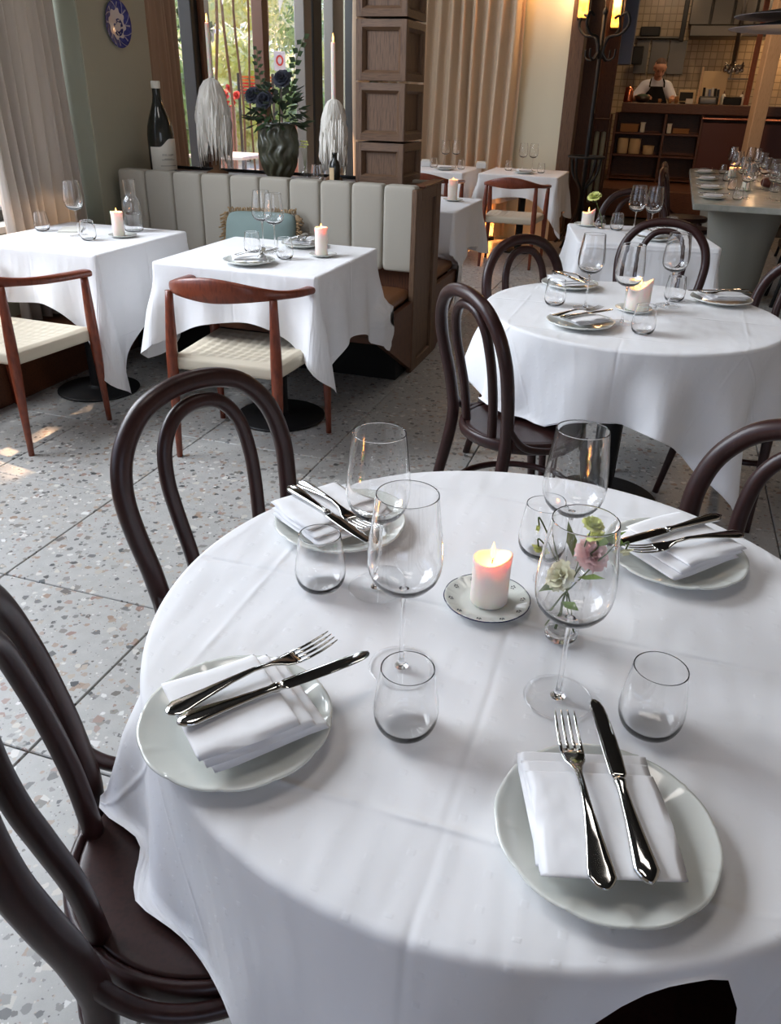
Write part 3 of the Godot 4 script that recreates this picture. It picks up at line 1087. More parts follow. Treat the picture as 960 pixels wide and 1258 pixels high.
func pedestal(t: Node3D, hx: float, hz: float, round_top: bool, base_r := 0.23, off := Vector2.ZERO) -> void:
	# a black iron foot and column and a plywood top that the cloth hides
	var s := new_st()
	lathe(s, [Vector2(0, 0.001), Vector2(base_r - 0.004, 0.001)], 40)
	lathe(s, [Vector2(base_r - 0.004, 0.001), Vector2(base_r, 0.004), Vector2(base_r, 0.009), Vector2(base_r - 0.006, 0.013), Vector2(0.06, 0.018), Vector2(0.045, 0.022), Vector2(0.038, 0.03)], 40)
	part(t, "base", fin(s, M.black_iron))
	s = new_st()
	lathe(s, [Vector2(0.038, 0.03), Vector2(0.038, TOP - 0.05), Vector2(0.10, TOP - 0.045), Vector2(0.10, TOP - 0.032)], 20)
	part(t, "column", fin(s, M.black_iron))
	if round_top:
		s = new_st()
		lathe(s, [Vector2(0, TOP - 0.032), Vector2(hx - 0.01, TOP - 0.032)], 64)
		lathe(s, [Vector2(hx - 0.01, TOP - 0.032), Vector2(hx - 0.006, TOP - 0.02), Vector2(hx - 0.01, TOP - 0.004)], 64)
		lathe(s, [Vector2(hx - 0.01, TOP - 0.004), Vector2(0, TOP - 0.004)], 64)
		part(t, "tabletop", fin(s, M.walnut))
	else:
		part(t, "tabletop", box_mesh(Vector3(hx * 2 - 0.02, 0.028, hz * 2 - 0.02), M.walnut, 0.006, Vector3(off.x, TOP - 0.019, off.y)))


# ---------------------------------------------------------------- seats
func bentwood_chair(label: String, at: Vector3, turn: float, group := "") -> Node3D:
	# faces +z; seat centre over the origin
	var t := thing("bentwood_chair", label, "chair", at, turn, group)
	var s := new_st()
	var seat := [Vector2(0.0, 0.436), Vector2(0.186, 0.438), Vector2(0.1885, 0.446), Vector2(0.1885, 0.4555), Vector2(0.187, 0.4578), Vector2(0.183, 0.4588), Vector2(0.172, 0.4582), Vector2(0.14, 0.4555), Vector2(0.08, 0.4535), Vector2(0.0, 0.453)]
	lathe(s, seat, 48, Vector3.ZERO, Vector2(1.0, 1.03))
	part(t, "seat", fin(s, M.bentwood))
	s = new_st()
	lathe(s, [Vector2(0.180, 0.424), Vector2(0.196, 0.421), Vector2(0.204, 0.428), Vector2(0.207, 0.441), Vector2(0.205, 0.455), Vector2(0.200, 0.4615), Vector2(0.194, 0.4610), Vector2(0.190, 0.4575), Vector2(0.1895, 0.446)], 48, Vector3.ZERO, Vector2(1.0, 1.03))
	part(t, "seat_rim", fin(s, M.bentwood))
	# the outer hoop runs down into the rear legs
	var half := [Vector3(0.205, 0.0, -0.260), Vector3(0.185, 0.22, -0.210), Vector3(0.172, 0.43, -0.173), Vector3(0.181, 0.55, -0.180), Vector3(0.197, 0.66, -0.201), Vector3(0.199, 0.735, -0.218), Vector3(0.178, 0.805, -0.233), Vector3(0.128, 0.862, -0.245), Vector3(0.065, 0.888, -0.251)]
	var pts := half.duplicate()
	pts.append(Vector3(0, 0.895, -0.253))
	for i in range(half.size() - 1, -1, -1): pts.append(Vector3(-half[i].x, half[i].y, half[i].z))
	var path := catmull(pts, 5)
	var rad := []
	for p: Vector3 in path: rad.append(lerpf(0.0150, 0.0200, smoothstep(0.0, 0.35, p.y)))
	s = new_st()
	tube(s, path, rad, 12)
	part(t, "back_hoop", fin(s, M.bentwood))
	var inner := [Vector3(0.082, 0.44, -0.167), Vector3(0.090, 0.56, -0.178), Vector3(0.101, 0.66, -0.197), Vector3(0.104, 0.73, -0.213), Vector3(0.092, 0.795, -0.226), Vector3(0.056, 0.842, -0.235)]
	pts = inner.duplicate()
	pts.append(Vector3(0, 0.857, -0.238))
	for i in range(inner.size() - 1, -1, -1): pts.append(Vector3(-inner[i].x, inner[i].y, inner[i].z))
	s = new_st()
	tube(s, catmull(pts, 5), 0.0150, 10)
	part(t, "inner_hoop", fin(s, M.bentwood))
	for k in [-1, 1]:
		s = new_st()
		path = catmull([Vector3(0.20 * k, 0.0, 0.215), Vector3(0.178 * k, 0.2, 0.178), Vector3(0.150 * k, 0.43, 0.138)], 5)
		rad = []
		for p: Vector3 in path: rad.append(lerpf(0.0125, 0.019, smoothstep(0.0, 0.43, p.y)))
		tube(s, path, rad, 10)
		part(t, "front_leg", fin(s, M.bentwood))
		s = new_st()                                        # brace from the hoop to the side of the seat
		tube(s, catmull([Vector3(0.184 * k, 0.575, -0.180), Vector3(0.186 * k, 0.515, -0.168), Vector3(0.198 * k, 0.462, -0.125), Vector3(0.212 * k, 0.446, -0.07), Vector3(0.216 * k, 0.441, 0.0)], 5), 0.0115, 8)
		part(t, "side_brace", fin(s, M.bentwood))
	s = new_st()
	var ring := []
	for j in 40: ring.append(Vector3(cos(TAU * j / 40) * 0.178, 0.225, sin(TAU * j / 40) * 0.196 - 0.022))
	tube(s, ring, 0.0115, 8, true)
	part(t, "foot_ring", fin(s, M.bentwood))
	return t


func armchair(label: String, at: Vector3, turn: float, group := "") -> Node3D:
	# the round-backed teak armchair with a paper-cord seat; faces +z
	var t := thing("cord_armchair", label, "chair", at, turn, group)
	for k in [-1, 1]:
		for f in [0, 1]:
			var s := new_st()
			var pts: Array = [Vector3(0.235 * k, 0.0, -0.235), Vector3(0.23 * k, 0.4, -0.222), Vector3(0.222 * k, 0.70, -0.205)] if f == 0 else [Vector3(0.272 * k, 0.0, 0.235), Vector3(0.268 * k, 0.4, 0.222), Vector3(0.272 * k, 0.668, 0.212)]
			var path := catmull(pts, 7)
			var rad := []
			for p: Vector3 in path: rad.append(0.0118 + 0.0115 * exp(-pow((p.y - 0.42) / 0.26, 2.0)))
			tube(s, path, rad, 12)
			part(t, "rear_leg" if f == 0 else "front_leg", fin(s, M.teak))
	var half := [Vector3(0.268, 0.678, 0.25), Vector3(0.271, 0.683, 0.20), Vector3(0.272, 0.690, 0.08), Vector3(0.262, 0.700, -0.06), Vector3(0.226, 0.712, -0.17), Vector3(0.165, 0.724, -0.243), Vector3(0.085, 0.731, -0.278)]
	var pts := half.duplicate()
	pts.append(Vector3(0, 0.733, -0.288))
	for i in range(half.size() - 1, -1, -1): pts.append(Vector3(-half[i].x, half[i].y, half[i].z))
	var path := catmull(pts, 6)
	var wide := []
	var thick := []
	for i in path.size():
		var c := absf(float(i) / (path.size() - 1) - 0.5) * 2.0      # 0 at the middle of the back, 1 at the arm tips
		thick.append((0.0160 + 0.031 * (1.0 - smoothstep(0.0, 0.52, c))) * (1.0 - smoothstep(0.97, 1.0, c) * 0.6))
		wide.append((0.0125 + 0.016 * smoothstep(0.45, 0.78, c)) * (1.0 - smoothstep(0.96, 1.0, c) * 0.55))
	var s := new_st()
	loft(s, path, wide, thick, Vector3.UP, 16, 0.75)
	part(t, "back_rail", fin(s, M.teak))
	# woven seat: cords over the top, wound cords along the edges
	s = new_st()
	var rows := []
	var n := 72
	for i in n + 1:
		var v := float(i) / n
		var row := PackedVector3Array()
		for j in n + 1:
			var u := float(j) / n
			var x := (u - 0.5) * lerpf(0.455, 0.515, v)
			var z := lerpf(-0.215, 0.225, v)
			var edge := minf(minf(u, 1 - u), minf(v, 1 - v))
			var weave := 0.0042 * (sin(u * PI * 24) * (0.5 + 0.5 * sin(v * PI * 18 + (PI if int(u * 24) % 2 == 0 else 0.0)))) * smoothstep(0.05, 0.12, edge)
			row.append(Vector3(x, 0.448 - 0.016 * sin(u * PI) * sin(v * PI) + weave - 0.012 * pow(1.0 - smoothstep(0.0, 0.05, edge), 2.0), z))
		rows.append(row)
	rows.reverse()
	grid(s, rows)
	part(t, "woven_seat", fin(s, M.cord))
	s = new_st()
	rows = []
	for i in 6:
		var row := PackedVector3Array()
		var y: float = [0.386, 0.388, 0.40, 0.424, 0.436, 0.4375][i]
		var out: float = [-0.012, 0.001, 0.004, 0.004, 0.002, -0.008][i]
		for j in 241:
			var a := float(j % 240) / 240.0 * 4.0
			var side := int(a)
			var w := fmod(a, 1.0)
			var c := [Vector2(0.2575, 0.225), Vector2(-0.2575, 0.225), Vector2(-0.2275, -0.215), Vector2(0.2275, -0.215)]
			var p: Vector2 = c[side].lerp(c[(side + 1) % 4], w)
			var nr: Vector2 = [Vector2(0, 1), Vector2(-1, -0.07), Vector2(0, -1), Vector2(1, -0.07)][side]
			p += nr * (out + 0.0014 * sin(w * PI * 2 * 30))
			row.append(Vector3(p.x, y, p.y))
		row.reverse()
		rows.append(row)
	grid(s, rows)
	part(t, "cord_edge", fin(s, M.cord))
	part(t, "seat_frame", box_mesh(Vector3(0.44, 0.03, 0.41), M.teak, 0.006, Vector3(0, 0.404, 0.004)))
	return t


# ---------------------------------------------------------------- tableware
func scallop(t: float, lobes: int, deep: float) -> float:
	var w := fposmod(t * lobes / TAU, 1.0)
	var notch := exp(-pow(minf(w, 1.0 - w) / 0.05, 2.0))
	return 1.0 + deep * (pow(sin(w * PI), 0.6) - 0.6) + deep * 0.5 * notch


func plate_mesh(r: float, lobes := 12, deep := 0.017) -> ArrayMesh:
	var prof := [Vector2(0, 0.0025), Vector2(0.50, 0.0025), Vector2(0.53, 0.0), Vector2(0.57, 0.0), Vector2(0.60, 0.0035), Vector2(0.80, 0.0085), Vector2(0.98, 0.0155), Vector2(1.0, 0.0178), Vector2(0.995, 0.0198), Vector2(0.965, 0.0193), Vector2(0.93, 0.0178), Vector2(0.72, 0.0095), Vector2(0.64, 0.0062), Vector2(0.58, 0.0052), Vector2(0, 0.0052)]
	var s := new_st()
	var k := r / 0.11
	var w := func(t: float, p: Vector2) -> Vector2:
		var q := lerpf(1.0, scallop(t, lobes, deep), pow(clampf(p.x, 0, 1), 8.0))
		var rib := 0.0008 * exp(-pow(fposmod(t * lobes / TAU + 0.5, 1.0) - 0.5, 2.0) / 0.003) * smoothstep(0.85, 0.98, p.x)
		return Vector2(p.x * r * q, p.y * k + rib * 1.6)
	lathe(s, prof, 144, Vector3.ZERO, Vector2.ONE, w)
	return fin(s, M.porcelain)


func napkin(label: String, at: Vector3, turn: float, group: String, w := 0.14, d := 0.145, h := 0.016, tilt := 0.0) -> Node3D:
	# folded linen: soft leaves lying on each other
	var t := thing("folded_napkin", label, "napkin", at, turn, group)
	rng.seed = hash(label)
	for k in 3:
		var s := new_st()
		var hh := h / 3.0
		var dz := (0.010 - 0.012 * k) * (1.0 if k != 1 else 0.5) + rng.randf_range(-0.002, 0.002)
		var ww := w - 0.004 * k + rng.randf_range(-0.002, 0.002)
		var dd := d - (0.020 if k == 2 else 0.008 * k)
		var rows := []
		for i in 17:
			var u := i / 16.0
			var cap := 1.0 if i > 0 and i < 16 else 0.0
			var row := PackedVector3Array()
			for j in 25:
				var a := TAU * (j % 24) / 24
				var z := signf(cos(a)) * pow(absf(cos(a)), 0.35) * dd / 2
				var y := signf(sin(a)) * pow(absf(sin(a)), 0.6) * hh / 2 * cap
				var bow := 0.0012 * sin(u * 3.0 + k * 2.0) * (z / dd) + 0.0004 * sin(z * 40.0 + k)
				row.append(Vector3((u - 0.5) * ww + 0.002 * sin(z * 40 + k), hh * (k + 0.5) + y + (bow * 0.6 if k > 0 else 0.0) + tilt * z, -dz + z * (1.0 if cap > 0 else 0.99)))
			rows.append(row)
		grid(s, rows)
		part(t, "fold", fin(s, M.napkin))
	return t


func knife(label: String, at: Vector3, turn: float, pitch: float, group: String) -> Node3D:
	# lies along -z, tip forward, 24 cm
	var t := thing("table_knife", label, "knife", at, turn, group)
	t.rotation = Vector3(pitch, turn, 0)
	var z := [0.118, 0.1165, 0.112, 0.105, 0.095, 0.075, 0.05, 0.025, 0.010, 0.004, 0.0, -0.004]
	var w := [0.001, 0.0042, 0.0082, 0.0122, 0.0118, 0.0098, 0.0076, 0.0060, 0.0052, 0.0064, 0.0068, 0.005]
	var h := [0.0008, 0.0025, 0.0034, 0.0042, 0.0044, 0.0042, 0.0038, 0.0034, 0.0034, 0.0042, 0.0044, 0.003]
	var path := []
	for v in z: path.append(Vector3(0, 0.0045, v))
	var s := new_st()
	loft(s, path, w, h, Vector3.UP, 16, 0.8)
	part(t, "handle", fin(s, M.silver))
	s = new_st()
	var bz := [-0.003, -0.010, -0.03, -0.06, -0.09, -0.108, -0.116, -0.1195, -0.121]
	var bw := [0.0060, 0.0092, 0.0098, 0.0098, 0.0092, 0.0082, 0.0066, 0.0040, 0.0008]
	var bx := [0.0, 0.0006, 0.0008, 0.0008, 0.0004, -0.0004, -0.0014, -0.0026, -0.004]
	path = []
	var th := []
	for i in bz.size():
		path.append(Vector3(bx[i], 0.0045, bz[i]))
		th.append(0.0011 if i > 0 else 0.002)
	loft(s, path, bw, th, Vector3.UP, 12, 0.7)
	part(t, "blade", fin(s, M.silver))
	return t


func fork(label: String, at: Vector3, turn: float, pitch: float, group: String) -> Node3D:
	var t := thing("table_fork", label, "fork", at, turn, group)
	t.rotation = Vector3(pitch, turn, 0)
	var z := [0.108, 0.1065, 0.1025, 0.096, 0.086, 0.06, 0.03, 0.0, -0.022, -0.034, -0.042, -0.052, -0.060]
	var w := [0.001, 0.0052, 0.0092, 0.0134, 0.0128, 0.0090, 0.0055, 0.0035, 0.0038, 0.0070, 0.0112, 0.0128, 0.0130]
	var y := [0.0022, 0.0022, 0.0022, 0.0024, 0.0030, 0.0056, 0.0086, 0.0100, 0.0078, 0.0052, 0.0036, 0.0026, 0.0024]
	var h := [0.0008, 0.0014, 0.0017, 0.0019, 0.0019, 0.0019, 0.0021, 0.0022, 0.0019, 0.0015, 0.0012, 0.0011, 0.0011]
	var path := []
	for i in z.size(): path.append(Vector3(0, y[i], z[i]))
	var s := new_st()
	loft(s, path, w, h, Vector3.UP, 14, 0.8)
	part(t, "handle", fin(s, M.silver))
	for k in 4:
		s = new_st()
		var x := -0.0110 + 0.00733 * k
		path = [Vector3(x, 0.0024, -0.056), Vector3(x, 0.0026, -0.072), Vector3(x, 0.0046, -0.088), Vector3(x * 0.98, 0.0078, -0.102), Vector3(x * 0.96, 0.0105, -0.111)]
		loft(s, path, [0.0021, 0.0020, 0.0018, 0.0015, 0.0006], [0.0011, 0.0011, 0.0011, 0.001, 0.0006], Vector3.UP, 8, 0.8)
		part(t, "tine", fin(s, M.silver))
	return t


func shell(outer: Array, wall: float, floor_lift: float) -> Array:
	# the closed profile of a blown glass: outer skin, rounded rim, inner skin
	var prof := outer.duplicate()
	var top: Vector2 = outer[-1]
	var low: Vector2 = outer[-2]
	var d := (top - low).normalized()
	var n := Vector2(-d.y, d.x)
	prof[-1] = top - d * 0.0012
	prof.append(top - d * 0.0004)
	prof.append(top + n * wall * 0.12)
	prof.append(top + d * 0.0004 + n * wall * 0.5)
	prof.append(top + n * wall * 0.88)
	prof.append(top - d * 0.0004 + n * wall)
	prof.append(top - d * 0.0012 + n * wall)
	for i in range(outer.size() - 2, -1, -1):
		var p: Vector2 = outer[i]
		prof.append(Vector2(maxf(p.x - wall, 0.0), p.y + floor_lift * (1.0 - smoothstep(0.0, 0.028, p.y - outer[0].y))))
	return prof


func wine_glass(label: String, at: Vector3, group: String) -> Node3D:
	var t := thing("wine_glass", label, "wine glass", at, 0.0, group)
	var s := new_st()
	var skin := [Vector2(0.0, 0.1185), Vector2(0.004, 0.1186), Vector2(0.011, 0.1195), Vector2(0.022, 0.1225), Vector2(0.033, 0.129), Vector2(0.0405, 0.139), Vector2(0.0442, 0.150), Vector2(0.0456, 0.162), Vector2(0.0452, 0.176), Vector2(0.0432, 0.198), Vector2(0.0400, 0.223), Vector2(0.0368, 0.2505)]
	lathe(s, shell(skin, 0.0011, 0.0042), 44)
	part(t, "bowl", fin(s, M.solid_glass))
	s = new_st()
	lathe(s, [Vector2(0, 0.0022), Vector2(0.009, 0.0026), Vector2(0.0095, 0.0032), Vector2(0.006, 0.0068), Vector2(0.0036, 0.014), Vector2(0.0029, 0.03), Vector2(0.0029, 0.09), Vector2(0.0034, 0.108), Vector2(0.0046, 0.1145), Vector2(0.0068, 0.1178), Vector2(0.0062, 0.1182), Vector2(0, 0.1182)], 16)
	part(t, "stem", fin(s, M.solid_glass))
	s = new_st()
	lathe(s, [Vector2(0.008, 0.0027), Vector2(0.025, 0.0019), Vector2(0.0413, 0.0011)], 44)
	var foot := part(t, "foot", fin(s, M.glass))
	s = new_st()
	var ring := []
	for j in 48: ring.append(Vector3(cos(TAU * j / 48) * 0.0413, 0.0010, sin(TAU * j / 48) * 0.0413))
	tube(s, ring, 0.0009, 6, true)
	part(foot, "foot_edge", fin(s, M.solid_glass))
	return t


func tumbler(label: String, at: Vector3, group: String) -> Node3D:
	var t := thing("tumbler", label, "glass", at, 0.0, group)
	var s := new_st()
	var skin := [Vector2(0.0, 0.0008), Vector2(0.024, 0.001), Vector2(0.0275, 0.0022), Vector2(0.0310, 0.0052), Vector2(0.0345, 0.011), Vector2(0.0370, 0.019), Vector2(0.038, 0.030), Vector2(0.0366, 0.046), Vector2(0.034, 0.064), Vector2(0.0305, 0.089)]
	lathe(s, shell(skin, 0.0013, 0.0040), 40)
	part(t, "wall", fin(s, M.solid_glass))
	return t


func candle(label: String, at: Vector3, r: float, h: float, group: String, melt := 0.3, power := 0.0045) -> Node3D:
	# a pillar candle, its rim uneven from burning; flame with a light of its own
	var t := thing("pillar_candle", label, "candle", at, 0.0, group)
	rng.seed = hash(label)
	var a1 := rng.randf() * TAU
	var w := func(th: float, p: Vector2) -> Vector2:
		var up := smoothstep(0.75, 1.0, p.y)
		var lean := (0.6 * cos(th - a1) + 0.4 * cos(th * 2.0 + a1)) * up * r * melt
		return Vector2(p.x * r * (1.0 + 0.012 * cos(th * 3.0 + a1)), p.y * h + lean * (p.x if p.y > 0.8 else 0.0))
	var s := new_st()
	lathe(s, [Vector2(0, 0.0), Vector2(0.96, 0.0), Vector2(1.0, 0.02), Vector2(1.0, 0.4), Vector2(1.0, 0.8), Vector2(1.03, 0.94), Vector2(1.03, 0.985), Vector2(0.98, 1.0), Vector2(0.90, 0.985), Vector2(0.82, 0.93), Vector2(0.6, 0.87), Vector2(0.3, 0.85), Vector2(0, 0.845)], 40, Vector3.ZERO, Vector2.ONE, w)
	part(t, "wax_body", fin(s, M.wax))
	s = new_st()
	tube(s, [Vector3(0, h * 0.84, 0), Vector3(0.0004, h * 0.84 + 0.006, 0), Vector3(0.0014, h * 0.84 + 0.011, 0.0005)], 0.0009, 6)
	part(t, "wick", fin(s, M.ink))
	s = new_st()
	var b := h * 0.84 + 0.008
	lathe(s, [Vector2(0, b), Vector2(0.0026, b + 0.003), Vector2(0.0039, b + 0.008), Vector2(0.0034, b + 0.014), Vector2(0.0018, b + 0.021), Vector2(0.0, b + 0.028)], 12)
	part(t, "flame", fin(s, M.flame))
	var l := OmniLight3D.new()
	l.name = "flame_light"
	l.position = Vector3(0, b + 0.010, 0)
	l.light_color = Color(1.0, 0.62, 0.30)
	l.light_energy = power
	l.light_size = 0.0035
	l.omni_range = 6.0
	l.omni_attenuation = 2.0
	l.shadow_enabled = true
	t.add_child(l)
	return t


func saucer(label: String, at: Vector3, r: float, group: String, fancy := false) -> Node3D:
	var t := thing("candle_saucer", label, "saucer", at, 0.0, group)
	part(t, "dish", plate_mesh(r, 10, 0.016 if fancy else 0.0))
	if fancy:
		var s := new_st()
		var ring := []
		for j in 120:
			var a := TAU * j / 120
			ring.append(Vector3(cos(a), 0, -sin(a)) * r * scallop(a, 10, 0.016) * 0.998 + Vector3(0, 0.0188 * r / 0.11, 0))
		tube(s, ring, 0.0009, 6, true)
		part(t, "blue_rim", fin(s, M.cobalt))
		s = new_st()
		for k in 10:                                            # the small printed sprigs round the rim
			var a := TAU * (k + 0.5) / 10
			for q in 5:
				var c := Vector3(cos(a), 0, -sin(a)) * r * 0.84 + Vector3(cos(q * TAU / 5), 0, sin(q * TAU / 5)) * 0.0027
				c.y = 0.0146 * r / 0.11 + 0.0024 * (c.length() / r - 0.84) / 0.1
				lathe(s, [Vector2(0.0014, c.y), Vector2(0, c.y + 0.0003)], 6, Vector3(c.x, 0, c.z))
		var o := part(t, "printed_sprigs", fin(s, M.motif))
		o.set_meta("kind", "stuff")
	return t


# ---------------------------------------------------------------- plants
func leaf(s: SurfaceTool, at: Vector3, dir: Vector3, up: Vector3, len: float, wid: float) -> void:
	# a small pointed leaf with a fold along its middle
	var d := dir.normalized()
	var side := d.cross(up).normalized()
	var n := side.cross(d)
	var a := at
	var m := at + d * len * 0.5 - n * wid * 0.25
	var e := at + d * len - n * len * 0.08
	var l := at + d * len * 0.45 + side * wid * 0.5
	var r := at + d * len * 0.45 - side * wid * 0.5
	for q in [[a, m, l], [l, m, e], [a, r, m], [r, e, m]]:
		for p in q: s.add_vertex(p)


func blossom(s: SurfaceTool, at: Vector3, r: float, up: Vector3, rings := 3, petals := 6) -> void:
	# cupped petals in rings
	var b := Basis(Quaternion(Vector3.UP, up.normalized()))
	for k in rings:
		var open := lerpf(0.35, 1.05, float(k) / maxf(1, rings - 1))
		for j in petals:
			var a := TAU * (j + 0.5 * k) / petals + rng.randf_range(-0.15, 0.15)
			var rows := []
			var rr := r * (0.75 + 0.25 * k / rings)
			for i in 5:
				var t := i / 4.0
				var row := PackedVector3Array()
				for q in 5:
					var w := (q - 2) / 2.0 * sin(minf(t * 1.25 + 0.12, 1.0) * PI * 0.72 + 0.2) * 0.62
					var out := sin(open * t * 1.35) * rr + 0.06 * r * sin(q * 2.6 + j) * t
					var y := (1.0 - cos(open * 1.6)) * -rr * 0.25 * t + cos(open * t) * rr * t * 0.95
					row.append(at + b * (Basis(Vector3.UP, a) * Vector3(out, y, w * rr)))
				rows.append(row)
			grid(s, rows)


func leaf_cloud(count: int, seed: int, size: Vector3, leaf_len: float, m: Material) -> ArrayMesh:
	# many leaves on the twigs of a crown
	rng.seed = seed
	var s := new_st(false)
	var clumps := []
	for i in 26:
		var v := Vector3(rng.randfn(), rng.randfn(), rng.randfn()).normalized() * pow(rng.randf(), 0.4)
		clumps.append([v * size * 0.5, rng.randf_range(0.16, 0.34)])
	for i in count:
		var c: Array = clumps[rng.randi() % clumps.size()]
		var v := Vector3(rng.randfn(), rng.randfn(), rng.randfn()) * 0.5
		v = v.clamp(Vector3.ONE * -0.7, Vector3.ONE * 0.7)
		var p: Vector3 = c[0] + v * c[1] * size.length() * 0.42
		leaf(s, p, Vector3(rng.randfn(), rng.randfn() - 0.4, rng.randfn()), Vector3(rng.randfn(), 1.0, rng.randfn()), leaf_len * rng.randf_range(0.6, 1.2), leaf_len * 0.55)
	return fin(s, m)


# ---------------------------------------------------------------- place settings
func toward(a: Vector2, b: Vector2) -> float:
	# the turn that points local -z from a to b (both x, z)
	return atan2(a.x - b.x, a.y - b.y)


func lay(plate_label: String, where: String, ctr: Vector2, nap_ctr: Vector2, nap_turn: float, k0: Vector2, k1: Vector2, f0: Vector2, f1: Vector2, group: String, nap: Vector3 = Vector3(0.14, 0.145, 0.016)) -> void:
	# plate, napkin, knife (handle end k0, tip k1) and fork (f0, f1) for one guest
	solo("dinner_plate", plate_label, "plate", plate_mesh(0.11), Vector3(ctr.x, TOP + 0.0015, ctr.y), nap_turn, group + " plates")
	napkin("folded white napkin on the " + where, Vector3(nap_ctr.x, TOP + 0.0225, nap_ctr.y), nap_turn, group + " napkins", nap.x, nap.y, nap.z)
	var y := TOP + 0.0235 + nap.z
	var km := (k0 + k1) * 0.5
	var fm := (f0 + f1) * 0.5
	knife("silver table knife on the " + where, Vector3(km.x, y, km.y), toward(k0, k1), 0.0, group + " knives")
	if Geometry2D.segment_intersects_segment(k0, k1, f0, f1) != null: y += 0.0085       # crossed: the fork lies on the knife
	fork("silver four-tined fork on the " + where, Vector3(fm.x, y, fm.y), toward(f0, f1), 0.0, group + " forks")


func rests_on(c: Vector3, seats: Array) -> Callable:
	# keeps a hanging cloth above the chair seats (x, z) that it meets
	return func(q: Vector3) -> Vector3:
		for p: Vector2 in seats:
			var d := Vector2(q.x + c.x - p.x, q.z + c.z - p.y).length()
			var low := 0.4675 - TOP
			var r := Vector2(q.x, q.z).length()
			if d < 0.30 and r > 0.553 and (p - Vector2(-0.44, -0.648)).length() > 0.01:      # pressed flat by the chair's back
				q = Vector3(q.x * 0.553 / r, q.y, q.z * 0.553 / r)
			if d < 0.232 and q.y < low:
				var k := low - q.y
				var out := Vector2(q.x, q.z).normalized() * k * 0.04
				return Vector3(q.x + out.x, low + 0.02 * k, q.z + out.y)
		return q


